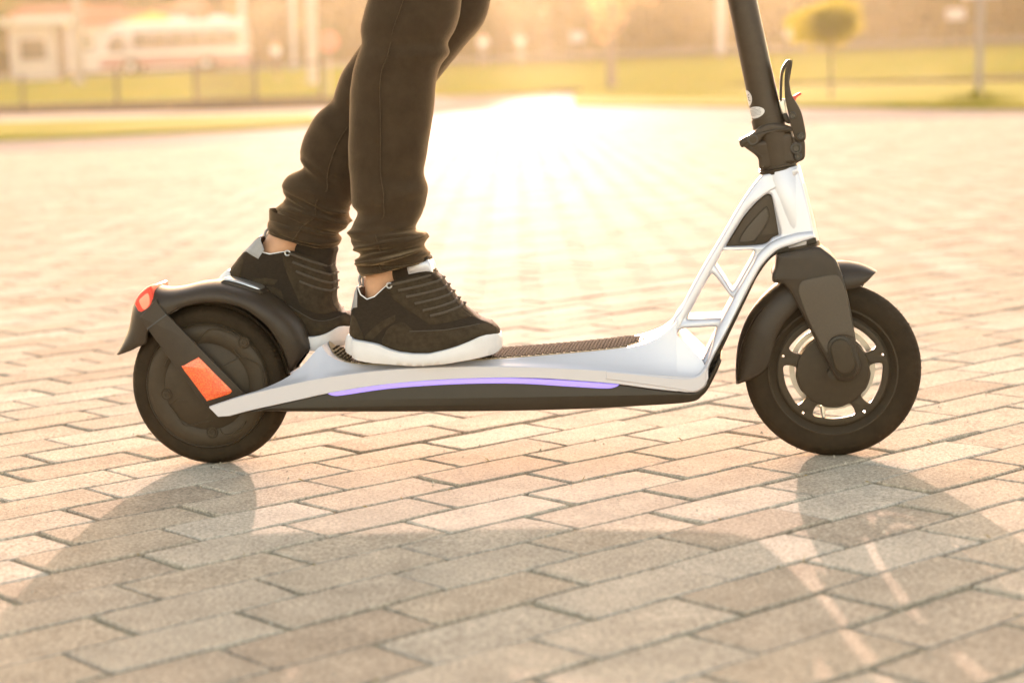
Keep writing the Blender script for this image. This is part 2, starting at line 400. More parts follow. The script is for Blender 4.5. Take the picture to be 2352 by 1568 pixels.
# far part of the square: joints too fine to tell apart
def plaza_material():
    M = bpy.data.materials.new('far_paving'); M.use_nodes = True; nt = M.node_tree; b = nt.nodes['Principled BSDF']; N = nt.nodes.new; L = nt.links.new
    geo = N('ShaderNodeNewGeometry'); mp = N('ShaderNodeMapping'); mp.inputs['Rotation'].default_value = (0, 0, -TH)
    L(geo.outputs['Position'], mp.inputs[0])
    br = N('ShaderNodeTexBrick'); br.inputs['Scale'].default_value = 1; br.inputs['Brick Width'].default_value = 0.2; br.inputs['Row Height'].default_value = 0.1
    br.inputs['Mortar Size'].default_value = 0.004; br.inputs['Color1'].default_value = (0.28, 0.235, 0.21, 1); br.inputs['Color2'].default_value = (0.235, 0.19, 0.165, 1)
    br.inputs['Mortar'].default_value = (0.16, 0.135, 0.10, 1)
    L(mp.outputs[0], br.inputs['Vector'])
    n = N('ShaderNodeTexNoise'); n.inputs['Scale'].default_value = 0.5; n.inputs['Detail'].default_value = 6; L(geo.outputs['Position'], n.inputs['Vector'])
    r = N('ShaderNodeMapRange'); r.inputs[1].default_value = .3; r.inputs[2].default_value = .7; r.inputs[3].default_value = .8; r.inputs[4].default_value = 1.15
    L(n.outputs[0], r.inputs[0]); vm = N('ShaderNodeVectorMath'); vm.operation = 'SCALE'; L(br.outputs[0], vm.inputs[0]); L(r.outputs[0], vm.inputs['Scale'])
    L(vm.outputs[0], b.inputs['Base Color']); b.inputs['Roughness'].default_value = 0.75; b.inputs['Specular IOR Level'].default_value = 0.0012
    n2 = N('ShaderNodeTexNoise'); n2.inputs['Scale'].default_value = 300; L(geo.outputs['Position'], n2.inputs['Vector'])
    bp = N('ShaderNodeBump'); bp.inputs['Strength'].default_value = .3; bp.inputs['Distance'].default_value = .001
    L(n2.outputs[0], bp.inputs['Height']); L(bp.outputs[0], b.inputs['Normal'])
    return M
PZ = plaza_material()
for sg in (-1, 1): sheet('plaza', [(sg * 1.6, -3, -0.0042), (sg * 60, -3, -0.0042), (sg * 60, 18.5, -0.0042), (sg * 6.75, 18.5, -0.0042), (sg * 1.6, 0.35, -0.0042)], PZ)
sheet('plaza', [(-60, 18.5, -0.004), (60, 18.5, -0.004), (60, 75, -0.004), (-60, 75, -0.004)], PZ)
MT['soil'] = mat('dry_soil', (0.22, 0.18, 0.12), 0.95, spec=0.002, var=0.25, vscale=0.8, bump=0.5, bscale=20, bdist=0.02)
sheet('ground', [(-600, -200, -0.03), (600, -200, -0.03), (600, 1500, -0.03), (-600, 1500, -0.03)], MT['soil'])

# ------------------------------------------------------------------ electric scooter
SCO = empty('electric_scooter', A0, YAW)
tag(SCO, 'white and black electric scooter with a violet light strip, ridden on brick paving', 'scooter')
RR, FR = 0.1165, 0.1215
RC, FC = (0.0, RR - 0.0015), (WB, FR - 0.0015)

def tyre_profile(R, rin, w):
    p = []
    for i in range(17):
        t = math.pi * i / 16
        y = -w * math.cos(t); h = math.sin(t) ** 0.62
        p.append((rin + (R - rin) * h, y * (1.0 if h > 0.05 else 0.92)))
    p = p[:3] + [(p[3][0], p[3][1] * 1.03), (p[3][0] + .0008, p[3][1] * .97)] + p[4:]
    return p + [(rin - 0.004, w * 0.8), (rin - 0.004, -w * 0.8)]
def tread(n, amp):
    def f(t, r, y):
        if r < 0.108: return 0
        k = (t * n / (2 * math.pi) + (y * 60)) % 1.0
        return -amp if k < 0.22 and abs(y) > 0.006 else 0
    return f
# rear wheel
v, f = lathe([(0.0001, -0.0285), (0.030, -0.0285), (0.0615, -0.0275), (0.0625, -0.0265), (0.0635, -0.0275), (0.080, -0.0270), (0.0865, -0.0255), (0.088, -0.0235), (0.0895, -0.0245), (0.0910, -0.0220), (0.0915, 0.022), (0.086, 0.026), (0.0001, 0.0275)], RC, 96, False)
rw = obj('rear_wheel', v, f, MT['wheel_metal'], SCO, 50)
v, f = lathe(tyre_profile(RR, 0.0905, 0.0235), RC, 288, True, tread(72, 0.0014))
obj('tyre', v, f, MT['rubber'], rw, 50)
for q in ((560, 787), (382, 906), (487, 993)):
    a, z = PL(q, 0.029)
    v, f = lathe([(0.0001, -0.0280), (0.0022, -0.0280), (0.0024, -0.0292), (0.0046, -0.0292), (0.0052, -0.0277), (0.0070, -0.0277), (0.0078, -0.0285), (0.0088, -0.0272)], (a, z), 28, False)
    obj('screw', v, f, MT['wheel_metal'], rw)
ribs = [[(650, 580), (720, 500), (800, 490), (900, 515), (935, 545)], [(920, 640), (960, 690), (1090, 745), (1130, 790), (1145, 890)],
        [(430, 1060), (480, 1120), (530, 1200), (580, 1215), (680, 1190), (760, 1180)], [(810, 1240), (840, 1280), (900, 1280), (980, 1230), (1010, 1180)],
        [(440, 1060), (490, 1010)], [(400, 770), (412, 735), (440, 690)], [(500, 1023), (650, 1015)], [(840, 770), (970, 695)], [(710, 1170), (735, 1130)]]
for rb in ribs:
    q = spl(z1(rb), 6)
    v, f = tube([L3(p, 0.0275) for p in q], 0.0010, 6)
    obj('cover_rib', v, f, MT['wheel_metal'], rw, 60)

def light_gap_filler(c, r, a0, a1, w, par):  # added dark arc that stops light showing between fender and tyre
    rr_ = [[(c[0] + q * math.cos(math.radians(t)), y, c[1] + q * math.sin(math.radians(t))) for q, y in ((r, -w * .6), (r + .007, -w), (r + .007, w), (r, w * .6))] for t in np.linspace(a0, a1, 40)]
    obj('light_gap_filler', *loft(rr_), MT['satin_black'], par)
# rear fender: crown line O, side edge I
RO = z1([(48, 675), (90, 585), (135, 470), (155, 350), (170, 280), (215, 210), (270, 170), (310, 158), (420, 177), (540, 165), (680, 133), (830, 122), (960, 150), (1100, 190), (1210, 245), (1310, 320), (1390, 400), (1450, 490), (1485, 580), (1495, 640)])
RI = z1([(58, 676), (130, 648), (200, 612), (245, 590), (262, 500), (290, 465), (350, 420), (410, 380), (490, 332), (590, 297), (690, 280), (800, 281), (910, 298), (1010, 335), (1100, 398), (1180, 470), (1245, 560), (1295, 650), (1325, 740), (1345, 820)])
def fender(O, I, oin, oout, m, n=4, crown_w=0.016):
    Os = spl(O, n); Is = spl(I, n); rings = []; N_ = len(Os)
    for i, (o_, i_) in enumerate(zip(Os, Is)):
        e = min(1, 4 * i / N_, 4 * (N_ - 1 - i) / N_) ** 0.5 if True else 1
        w = oin * (0.45 + 0.55 * e)
        ao, zo = PL(o_, crown_w * e * 0.5); ai, zi = PL(i_, w)
        half = []
        for t, wf in ((0, 1.0), (0.15, 1.02), (0.35, 1.0), (0.55, 0.93), (0.72, 0.80), (0.85, 0.62), (0.94, 0.38), (1.0, 0.12)):
            half.append((ai + (ao - ai) * t, w * wf, zi + (zo - zi) * t))
        ring = [(a, -y, z) for a, y, z in half] + [(a, y, z) for a, y, z in half[::-1]]
        # inner skin
        ca, cz = oout
        inner = []
        for a, y, z in ring[::-1]:
            dx, dz = a - ca, z - cz; d = math.hypot(dx, dz) or 1; s = 0.0028
            inner.append((a - dx / d * s * 0.8, y * (1 - 0.06), z - dz / d * s * 0.8))
        rings.append(ring + inner)
    return loft(rings)
v, f = fender(RO, RI, 0.044, RC, None)
rf = obj('rear_fender', v, f, MT['black_plastic'], SCO, 40)
light_gap_filler(RC, RR + 0.0006, 8, 143, 0.036, rf)
o = part('tail_light', [z1([(284, 168), (302, 230), (310, 300), (298, 345), (242, 380), (200, 368), (172, 322), (165, 285), (205, 222)])], 0.0425, -0.0425, 0.006, MT['tail_lens'], rf)
part('tail_lamp_core', [z1([(268, 222), (282, 300), (240, 345), (205, 290), (212, 262)])], 0.0435, 0.040, 0.001, MT['tail_glow'], rf)
part('hook_plate', [z1([(835, 124), (850, 106), (950, 128), (1075, 166), (1110, 185), (1106, 205), (1055, 200), (900, 155), (842, 140)])], 0.017, -0.017, 0.003, MT['steel'], rf)
part('hook_base', [z1([(815, 140), (845, 122), (950, 145), (1070, 185), (1115, 200), (1125, 225), (950, 200), (830, 165)])], 0.021, -0.021, 0.004, MT['black_plastic'], rf)
for sgn in (1, -1):
    on, of = (0.0475, 0.0425) if sgn > 0 else (-0.0425, -0.0475)
    st = part('fender_stay', [z1([(212, 395, 'c'), (262, 484), (705, 1076, 'c'), (1003, 978, 'c'), (412, 379), (335, 262, 'c')])], on, of, 0.0012, MT['black_plastic'], SCO, n=3)
    if sgn > 0:
        part('reflector', [z1([(527, 778), (545, 762), (640, 709), (664, 713), (780, 830), (893, 943), (898, 965), (872, 984), (728, 1028), (706, 1020), (610, 890)])], 0.0486, 0.0470, 0.0006, MT['reflector'], st, n=3)
        part('seam', [z1([(258, 488, 'c'), (268, 493, 'c'), (412, 386, 'c'), (408, 376, 'c')])], 0.0480, 0.0470, 0.0002, MT['ink'], st, smooth=False)

# deck: rail, sloping shoulder, top
RAIL_B = spl(z6([(22, 379), (45, 406), (80, 423), (200, 393), (400, 350), (550, 318), (800, 280), (1100, 257), (1400, 252), (1600, 262), (1810, 280), (1950, 299), (2110, 316)]), 8)
RAIL_T = spl(z6([(22, 375), (190, 322), (400, 273), (550, 245), (800, 215), (1100, 201), (1400, 202), (1700, 215), (1900, 231), (2110, 246)]), 8)
EDGE = spl(z6([(22, 374), (190, 321), (320, 268), (390, 223), (430, 185), (468, 140), (500, 113), (525, 145), (570, 172), (640, 190), (760, 196), (900, 191), (1150, 178), (1400, 161), (1650, 140), (1800, 124), (1900, 106), (1990, 70), (2060, 10)]), 8)
def yat(curve, x):
    xs = [p[0] for p in curve]; ys = [p[1] for p in curve]
    return float(np.interp(x, xs, ys))
def zx(x): return (x / 1.7294 + 500) / 1.0884
RAILOFF = 0.080
def st_off(x):  # x in z6 units
    return lerpt(x, [22, 190, 320, 390, 430, 468, 500, 530, 570, 640, 1900, 2110], [0.0795, 0.074, 0.064, 0.056, 0.050, 0.046, 0.044, 0.048, 0.053, 0.057, 0.057, 0.060])
frame_mb = MB()
def dring(x, wing, side):
    X = zx(x); zb = PL((X, yat(RAIL_B, X)), RAILOFF)[1]; zt = PL((X, yat(RAIL_T, X)), RAILOFF)[1]
    eo = st_off(x); ze = PL((X, yat(EDGE, X)), eo)[1]; a = PL((X, 800), RAILOFF)[0]
    ze = max(ze, zt + 0.0003)
    body = [(RAILOFF - 0.003, zb), (RAILOFF - 0.001, zb + 0.001), (RAILOFF - 0.001, zt - 0.001), (RAILOFF - 0.003, zt + 0.0002)]
    for t in (0.2, 0.4, 0.6, 0.8, 1.0):
        s = t ** 0.8
        body.append((RAILOFF - 0.003 + (eo - RAILOFF + 0.003) * s, zt + 0.0002 + (ze - zt) * t ** 1.25))
    if wing:
        ring = body + [(eo - 0.004, ze - 0.003 if ze - 0.003 > zb else zb + 0.0005), (eo - 0.006, zb)]
        return [(a, -side * y, z) for y, z in ring]
    top = [(eo * 0.5, ze), (0, ze)]
    half = body + top
    ring = [(a, -y, z) for y, z in half] + [(a, y, z) for y, z in half[::-1][1:]]
    return ring
for side in (1, -1):
    xs = [24, 60, 110, 160, 190, 230, 270, 300, 330, 360, 390, 410, 430, 450]
    frame_mb.add(*loft([dring(x, True, side) for x in xs]))
_E0 = EDGE
EDGE2 = z6([(2060, 62), (2166, 165), (2183, 196), (2200, 215)]); RT2 = z6([(2060, 243), (2130, 246), (2165, 235), (2190, 216), (2215, 190)]); RB2 = z6([(2060, 309), (2110, 316), (2150, 306), (2185, 270), (2215, 225)])
def dring2(x):
    X = zx(x); zb = PL((X, yat(RB2, X)), RAILOFF)[1]; zt = PL((X, yat(RT2, X)), RAILOFF)[1]; a = PL((X, 800), RAILOFF)[0]
    zf = PL((zx(2060), yat(EDGE, zx(2060))), .060)[1]; ze = max(PL((X, yat(EDGE2, X)), .060)[1], zt + .0003); ts = max(.02, min(1, (ze - zt) / (zf - zt))) ** .8
    h_ = [(RAILOFF - .003, zb), (RAILOFF - .001, zb + .001), (RAILOFF - .001, zt - .001), (RAILOFF - .003, zt + .0002)]
    for t in (0.2, 0.4, 0.6, 0.8, 1.0): q = t * ts; h_.append((RAILOFF - .003 + (0.060 - RAILOFF + .003) * q ** .8, zt + .0002 + (zf - zt) * q ** 1.25))
    h_ += [(0.03, ze), (0, ze)]
    return [(a, -y, z) for y, z in h_] + [(a, y, z) for y, z in h_[::-1][1:]]
frame_mb.add(*loft([dring2(x) for x in (2058, 2080, 2100, 2120, 2140, 2155, 2166, 2176, 2186, 2194)]))
xs = [450, 468, 484, 500, 515, 530, 550, 570, 600, 640] + list(range(700, 1900, 50)) + [1900, 1940, 1980, 2020, 2060]
frame_mb.add(*loft([dring(x, False, 1) for x in xs]))
# neck web with its window openings
def neck_half(z): return lerpt(z, [0.12, 0.20, 0.36, 0.40, 0.50], [0.058, 0.040, 0.026, 0.019, 0.017])
def band_half(z): return lerpt(z, [0.10, 0.135, 0.16, 0.22, 0.34, 0.42, 0.5], [0.080, 0.080, 0.074, 0.055, 0.035, 0.0285, 0.026])
def PLv(p, fn):
    off = 0.05
    for _ in range(5): a, z = PL(p, off); off = fn(z)
    return a, z
def vplate(loops, fn, bevel, h0=0.03, n=5, ymin=None):
    L = [[PLv(p, fn) for p in spl(lp, n, True)] for lp in loops]
    v, f = solid_curve(L, h0, bevel)
    return [(x, y / h0 * fn(z), z) for x, y, z in v], f
outer = z4([(-420, 1480, 'c'), (-200, 1440), (-40, 1404), (100, 1375), (200, 1330), (280, 1265), (340, 1190), (400, 1098), (450, 1000), (560, 800), (680, 600), (760, 460), (820, 360), (880, 270), (930, 205), (965, 165, 'c'), (1090, 135), (1212, 112, 'c'),
            (1240, 180), (1290, 380), (1338, 600, 'c'), (1200, 640), (1100, 670), (1030, 715), (955, 800), (900, 890), (850, 990), (720, 1250), (590, 1500), (560, 1560), (480, 1620), (350, 1640), (-420, 1560, 'c')])
h1 = z4([(700, 692), (800, 690), (888, 688), (912, 705), (900, 735), (850, 825), (785, 940), (768, 965), (752, 968), (700, 885), (648, 805), (645, 788), (672, 735)])
h2 = z4([(628, 862), (690, 940), (752, 1025), (758, 1040), (730, 1095), (700, 1155), (680, 1162), (570, 1166), (460, 1172), (447, 1160), (470, 1110), (540, 980), (600, 872)])
h3 = z4([(402, 1242), (520, 1232), (632, 1225), (652, 1240), (648, 1262), (600, 1350), (562, 1432), (548, 1446), (530, 1436), (450, 1370), (382, 1312), (374, 1290)])
hp = z4([(716, 655), (735, 620), (790, 530), (845, 445), (920, 360), (990, 302), (1022, 298), (1040, 330), (1065, 440), (1094, 560), (1086, 582), (1040, 602), (970, 650), (735, 664)])
frame_mb.add(*vplate([outer, h1, h2, h3, hp], neck_half, 0.004))
# outer band: rail continued up to the head tube, both sides
band = z4([(1342, 602, 'c'), (1200, 650), (1110, 676), (1045, 715), (965, 800), (905, 900), (855, 995), (720, 1262), (600, 1500)]) + z3([(470, 1005), (430, 1052), (370, 1073), (250, 1055), (0, 1018), (-250, 985, 'c'), (-250, 905, 'c'), (0, 928), (200, 950), (330, 955), (400, 940), (440, 900), (480, 820)]) + z4([(650, 1250), (770, 1012), (900, 780), (960, 694), (1060, 620), (1200, 572), (1330, 556, 'c')])
v, f = vplate([band], band_half, 0.0035, h0=0.03)
fm = MB()
frame_mb.add(v, f)
# front thin strut of the window frame and the head tube
strut = z4([(930, 205, 'c'), (965, 165, 'c'), (1090, 137), (1212, 112, 'c'), (1225, 140, 'c'), (1130, 225), (1010, 285), (900, 370), (830, 455), (725, 625), (640, 780), (560, 930), (480, 1070), (400, 1210), (362, 1290, 'c'), (340, 1190), (400, 1098), (450, 1000), (560, 800), (680, 600), (760, 460), (820, 360), (880, 270)])
frame_mb.add(*vplate([strut], lambda z: max(neck_half(z), 0.0215) + 0.0015, 0.003))
T0 = Vector(L3(z4([(1098, 118)])[0], 0)); T1 = Vector(L3(z4([(1212, 648)])[0], 0))
frame_mb.add(*tube([T0, T0 + (T1 - T0) * 0.02, T0 + (T1 - T0) * 0.5, T0 + (T1 - T0) * 0.97, T1], [0.0255, 0.0265, 0.0285, 0.0305, 0.030], 48))
frame = frame_mb.build('frame', MT['white_paint'], SCO, 32)
frame['label'] = 'pearl white cast frame, open lattice neck'
part('side_panel', [hp], 0.0205, -0.0205, 0.002, MT['black_metal'], frame)
pc = part('port_cover', [z4([(812, 610), (850, 545), (920, 460), (985, 395), (1002, 400), (1012, 455), (985, 520), (920, 610), (900, 622), (820, 632)])], 0.0218, 0.0200, 0.0008, MT['brown_panel'], frame)
part('port_rim', [z4([(806, 612), (846, 540), (915, 455), (985, 388), (1008, 396), (1019, 456), (990, 525), (924, 618), (902, 630), (815, 640)]), z4([(813, 610), (850, 546), (920, 461), (985, 396), (1001, 401), (1011, 455), (984, 520), (919, 609), (900, 621), (821, 631)])], 0.0222, 0.0200, 0.0004, MT['satin_black'], frame)
# sticker on the front of the head tube
ax = (T1 - T0).normalized(); tR = lambda t: 0.0256 + 0.0045 * t
def on_tube(P0, axis, R, ang, d, lift=0.0004):
    """point at angle ang (0 = towards the camera side, + = forwards) and distance d along the axis"""
    side = Vector((0, -1, 0)); fwd = axis.cross(side).normalized() * -1
    if fwd.x < 0: fwd = -fwd
    return P0 + axis * d + (side * math.cos(ang) + fwd * math.sin(ang)) * (R + lift)
Lt = (T1 - T0).length
rings = [[tuple(on_tube(T0, ax, lerpt(t, [0, .5, 1], [0.0265, 0.0285, 0.0305]), math.radians(an), Lt * t, 0.0006)) for an in range(42, 128, 6)] for t in np.linspace(0.24, 0.82, 8)]
obj('sticker', *loft(rings, False, False), MT['label_grey'], frame, label='pale vertical sticker on the head tube')
part('light_strip', [z6([(545, 316, 'c'), (700, 290), (900, 266), (1200, 252), (1400, 253), (1600, 263), (1812, 280, 'c'), (1795, 290), (1750, 296), (1600, 288), (1400, 276), (1200, 275), (1000, 283), (800, 299), (620, 325), (575, 327)])], 0.0775, -0.0775, 0.0015, MT['led'], SCO)
part('battery_case', [z6([(190, 394, 'c'), (400, 345), (550, 312), (800, 272), (1100, 250), (1400, 245), (1600, 256), (1810, 275), (1950, 294), (2110, 308), (2160, 295), (2195, 255), (2240, 178), (2252, 185), (2205, 285), (2170, 330), (2115, 357), (1900, 373), (1700, 384), (1400, 393), (1000, 397), (420, 397)])], 0.0755, -0.0755, 0.004, MT['satin_black'], SCO)
# dark underside lining behind the neck
part('neck_guard', [z4([(1344, 604, 'c'), (1350, 640, 'c'), (1180, 690), (1080, 712), (1010, 765), (935, 870), (880, 980), (740, 1270), (640, 1480), (600, 1568), (560, 1600, 'c'), (590, 1500), (700, 1270), (850, 980), (910, 860), (990, 750), (1070, 690), (1200, 640)])], 0.0275, -0.0275, 0.001, MT['satin_black'], SCO)
# rubber mat with raised studs
mr = []
for x in [506, 512, 522, 536, 556, 580, 610, 650] + list(range(700, 1860, 40)) + [1868, 1890, 1905, 1915]:
    X = zx(x); eo = st_off(x) - 0.002
    w = eo * (min(1, max(0.0, (x - 505) / 110)) ** 0.5) * (min(1, max(0, (1916 - x) / 90)) ** 0.5)
    w = max(w, 0.001)
    ze = PL((X, yat(EDGE, X)), st_off(x))[1]; a = PL((X, 800), RAILOFF)[0]
    mr.append([(a, -w * t, ze + 0.0012 + 0.0012 * (1 - t * t)) for t in (1, 0.97, 0.6, 0.2, -0.2, -0.6, -0.97, -1)] + [(a, w, ze - 0.0005), (a, -w, ze - 0.0005)])
mat_o = obj('deck_mat', *loft(mr), MT['mat_rubber'], SCO, 50)
mb = MB(); row = 0
def deck_top(a_x, y):
    X = zx(a_x); eo = st_off(a_x); ze = PL((X, yat(EDGE, X)), eo)[1]
    return PL((X, 800), RAILOFF)[0], ze + 0.0024 - 0.0012 * (y / 0.06) ** 2
x = 530
while x < 1890:
    w = (st_off(x) - 0.006) * min(1, max(0, (x - 510) / 90)) ** 0.5 * min(1, max(0, (1905 - x) / 80)) ** 0.5
    for k in range(-6, 7):
        y = k * 0.0095 + (0.0035 if row % 2 else -0.001)
        if abs(y) > w: continue
        a, z = deck_top(x, y)
        mb.box((0, 0, 0), (0.0032, 0.0062, 0.0018), Matrix.Translation((a, y, z + 0.0002)) @ Matrix.Rotation(0.5 if k % 2 else -0.5, 4, 'Z'))
    x += 15.5; row += 1
so = mb.build('mat_stud', MT['stud'], mat_o, smooth=False); so['kind'] = 'stuff'

# front wheel: five-slot rim
hub = FC
def arc_slot(a0, a1, r0, r1, n=8):
    p = [(hub[0] + r1 * math.cos(math.radians(a0 + (a1 - a0) * i / n)), hub[1] + r1 * math.sin(math.radians(a0 + (a1 - a0) * i / n))) for i in range(n + 1)]
    p += [(hub[0] + r0 * math.cos(math.radians(a1 + (a0 - a1) * i / n)), hub[1] + r0 * math.sin(math.radians(a1 + (a0 - a1) * i / n))) for i in range(n + 1)]
    return p
loops = [[(hub[0] + 0.0765 * math.cos(t), hub[1] + 0.0765 * math.sin(t)) for t in np.linspace(0, 2 * math.pi, 73)[:-1]]]
rimc = [54, 126, 198, 270, 342]
for c in rimc:
    q = arc_slot(c - 36 + 11, c + 36 - 10, 0.0515, 0.0672)
    loops.append(spl([q[0], q[2], q[4], q[6], q[8], q[9], q[11], q[13], q[15], q[17]], 4, True))
for c in rimc:
    t = math.radians(c - 36); cx_, cz_ = hub[0] + 0.0712 * math.cos(t), hub[1] + 0.0712 * math.sin(t)
    loops.append([(cx_ + 0.0019 * math.cos(s), cz_ + 0.0019 * math.sin(s)) for s in np.linspace(0, 2 * math.pi, 13)[:-1]])
v, f = solid_curve(loops, 0.006, 0.0015)
wm_ = MB().add([(x, y - 0.014, z) for x, y, z in v], f)
wm_.add(*lathe([(0.0745, -0.0195), (0.0765, -0.0165), (0.0790, -0.0155), (0.0825, -0.0185), (0.0855, -0.0240), (0.0870, -0.0250), (0.0878, -0.0235), (0.0892, -0.0235), (0.0895, 0.0235), (0.086, 0.0235), (0.078, 0.017), (0.0745, 0.014)], hub, 96, True))
fw = wm_.build('front_wheel', MT['wheel_metal'], SCO, 40)
v, f = lathe(tyre_profile(FR, 0.0885, 0.0245), FC, 288, True, tread(64, 0.0016))
obj('tyre', v, f, MT['rubber'], fw, 50)
v, f = lathe([(0.0001, -0.026), (0.044, -0.0255), (0.0490, -0.024), (0.0502, -0.021), (0.0502, 0.006), (0.044, 0.008), (0.0001, 0.008)], FC, 80, False)
obj('hub', v, f, MT['wheel_metal'], fw, 40)
v, f = lathe([(0.052, 0.012), (0.0595, 0.012), (0.0595, 0.014), (0.052, 0.014)], FC, 64, True)
obj('brake_disc', v, f, MT['steel'], fw, 40)
# valve stem
va = math.radians(262)
p0 = Vector((hub[0] + 0.085 * math.cos(va), -0.010, hub[1] + 0.085 * math.sin(va))); p1 = Vector((hub[0] + 0.052 * math.cos(va - 0.15), -0.008, hub[1] + 0.052 * math.sin(va - 0.15)))
obj('valve', *tube([p1, p1.lerp(p0, .3), p1.lerp(p0, .32), p0], [0.0035, 0.0035, 0.0024, 0.0024], 10), MT['steel'], fw)
# rubber nubs of the tyre
mb = MB()
for i in range(70):
    t = rs.uniform(0, 2 * math.pi); y = rs.uniform(-0.012, 0.012); r0 = FR - 0.001
    d = Vector((math.cos(t), 0, math.sin(t)))
    c = Vector((hub[0], y, hub[1]))
    mb.add(*tube([c + d * r0, c + d * (r0 + rs.uniform(0.001, 0.003)) + Vector((0, rs.normal(0, .0006), 0))], [0.0006, 0.0003], 4))
nb = mb.build('tyre_nub', MT['rubber'], fw); nb['kind'] = 'stuff'

FO = z3([(672, 1000), (668, 920), (680, 760), (710, 640), (760, 525), (830, 425), (900, 352), (970, 295), (1060, 240), (1160, 195), (1270, 162), (1370, 150), (1450, 150), (1540, 166), (1610, 192), (1655, 214)])
FI = z3([(684, 1008), (750, 983), (850, 925), (905, 840), (935, 700), (1000, 575), (1060, 512), (1110, 462), (1170, 420), (1240, 385), (1310, 360), (1380, 345), (1450, 337), (1520, 325), (1590, 285), (1650, 222)])
v, f = fender(FO, FI, 0.036, FC, None, crown_w=0.014)
ff_ = obj('front_fender', v, f, MT['black_plastic'], SCO, 40)
light_gap_filler(FC, FR + 0.002, 70, 184, 0.028, ff_)

fork_out = z3([(965, 108), (1010, 92), (1130, 70), (1240, 48), (1300, 78), (1370, 140), (1410, 230), (1442, 340), (1475, 480), (1505, 660), (1528, 800), (1545, 880), (1525, 945), (1480, 985), (1420, 992), (1365, 962), (1325, 890), (1240, 735), (1160, 570), (1095, 450), (1045, 360), (1000, 312), (935, 298), (925, 255), (948, 200), (958, 140)])
crown = z3([(965, 108), (1010, 92), (1130, 70), (1240, 48), (1300, 78), (1370, 140), (1408, 225), (1420, 262), (1300, 285), (1120, 300), (1010, 300), (940, 290), (928, 252), (948, 200), (958, 140)])
fk = MB()
fk.add(*plate([crown], 0.046, -0.046, 0.012))
fk.add(*plate([fork_out], 0.052, 0.036, 0.006))
v, f = plate([fork_out], 0.052, 0.036, 0.006); fk.add([(x, -y, z) for x, y, z in v], [q[::-1] for q in f])
a, z = PL(z3([(1422, 845)])[0], 0)
fk.add(*lathe([(0.0001, -0.045), (0.008, -0.045), (0.008, 0.045), (0.0001, 0.045)], FC, 24, False))
fork = fk.build('fork', MT['black_plastic'], SCO, 30)
part('fork_panel', [z3([(1112, 345), (1118, 312), (1150, 282), (1240, 262), (1335, 245), (1385, 252), (1412, 292), (1432, 345), (1470, 530), (1500, 672), (1440, 664), (1370, 672), (1322, 715), (1312, 790), (1270, 735), (1180, 560), (1115, 385)])], 0.0535, 0.050, 0.0010, MT['brown_panel'], fork)
def stadium(p, q, r, n=10):
    (x0, y0), (x1, y1) = p, q; an = math.atan2(y1 - y0, x1 - x0)
    return [(x1 + r * math.cos(an - math.pi / 2 + math.pi * i / n), y1 + r * math.sin(an - math.pi / 2 + math.pi * i / n)) for i in range(n + 1)] + \
           [(x0 + r * math.cos(an + math.pi / 2 + math.pi * i / n), y0 + r * math.sin(an + math.pi / 2 + math.pi * i / n)) for i in range(n + 1)]
part('axle_cap_rim', [z3(stadium((1403, 762), (1432, 872), 92))], 0.0545, 0.050, 0.001, MT['satin_black'], fork, smooth=False)
part('axle_cap', [z3(stadium((1405, 765), (1432, 868), 72))], 0.0585, 0.052, 0.0025, MT['wheel_metal'], fork, smooth=False)
# lower bearing rings
for (pa, pb, r0, nm) in (((1150, 668), (1158, 690), 0.0300, 'head_ring'), ((1162, 690), (1168, 702), 0.0255, 'head_ring')):
    c0 = Vector(L3(z4([(1218, 652 if r0 > 0.028 else 672)])[0], 0)); 
    obj(nm, *tube([c0 - ax * 0.001, c0 + ax * (0.0065 if r0 > 0.028 else 0.006)], r0, 40), MT['black_metal'], SCO)

# stem, clamp, latch
S0 = Vector(L3(z5([(325, 0)])[0], 0)); S1 = Vector(L3(z5([(540, 1010)])[0], 0)); sx_ = (S1 - S0).normalized()
top = S0 - sx_ * 0.50
stem = obj('stem', *tube([top, S0, S1], [0.0185, 0.0195, 0.0208], 48), MT['black_metal'], SCO)
obj('stem_collar', *tube([S1 - sx_ * 0.002, S1 + sx_ * 0.05], [0.0222, 0.0222], 48), MT['black_metal'], SCO)
def clampring(px0, px1, r, name, bev=0.001):
    a_, b_ = Vector(L3(z5([px0])[0], 0)), Vector(L3(z5([px1])[0], 0))
    obj(name, *tube([a_, a_.lerp(b_, .15), a_.lerp(b_, .85), b_], [r - bev, r, r, r - bev], 48), MT['black_metal'], clamp)
cl = MB()
cl.add(*plate([z5([(300, 1212), (310, 1190), (400, 1142), (470, 1085), (540, 1045), (640, 1050), (735, 1078), (757, 1112), (740, 1122), (600, 1135), (520, 1162), (478, 1212), (430, 1238), (360, 1243), (330, 1260), (310, 1248)])], 0.0235, -0.0235, 0.005))
cl.add(*plate([z5([(350, 1262), (330, 1240), (380, 1200), (450, 1190), (500, 1190), (530, 1172), (605, 1146), (745, 1132), (765, 1300), (785, 1388), (640, 1420), (486, 1452), (455, 1345)])], 0.0230, -0.0230, 0.006))
cl.add(*tube([Vector(L3(z5([(590, 1120)])[0], 0)), Vector(L3(z5([(632, 1425)])[0], 0))], [0.0262, 0.0250], 48))
clamp = cl.build('stem_clamp', MT['black_metal'], SCO, 30)
clampring((630, 1408), (634, 1428), 0.0265, 'clamp_ring'); clampring((634, 1430), (638, 1452), 0.0270, 'clamp_ring'); clampring((637, 1452), (641, 1475), 0.0255, 'clamp_ring')
part('latch_bracket', [z5([(752, 1165), (800, 1205), (852, 1200), (862, 1235), (862, 1320), (850, 1358), (815, 1378), (775, 1386), (758, 1300)])], 0.0205, -0.0205, 0.003, MT['black_metal'], clamp)
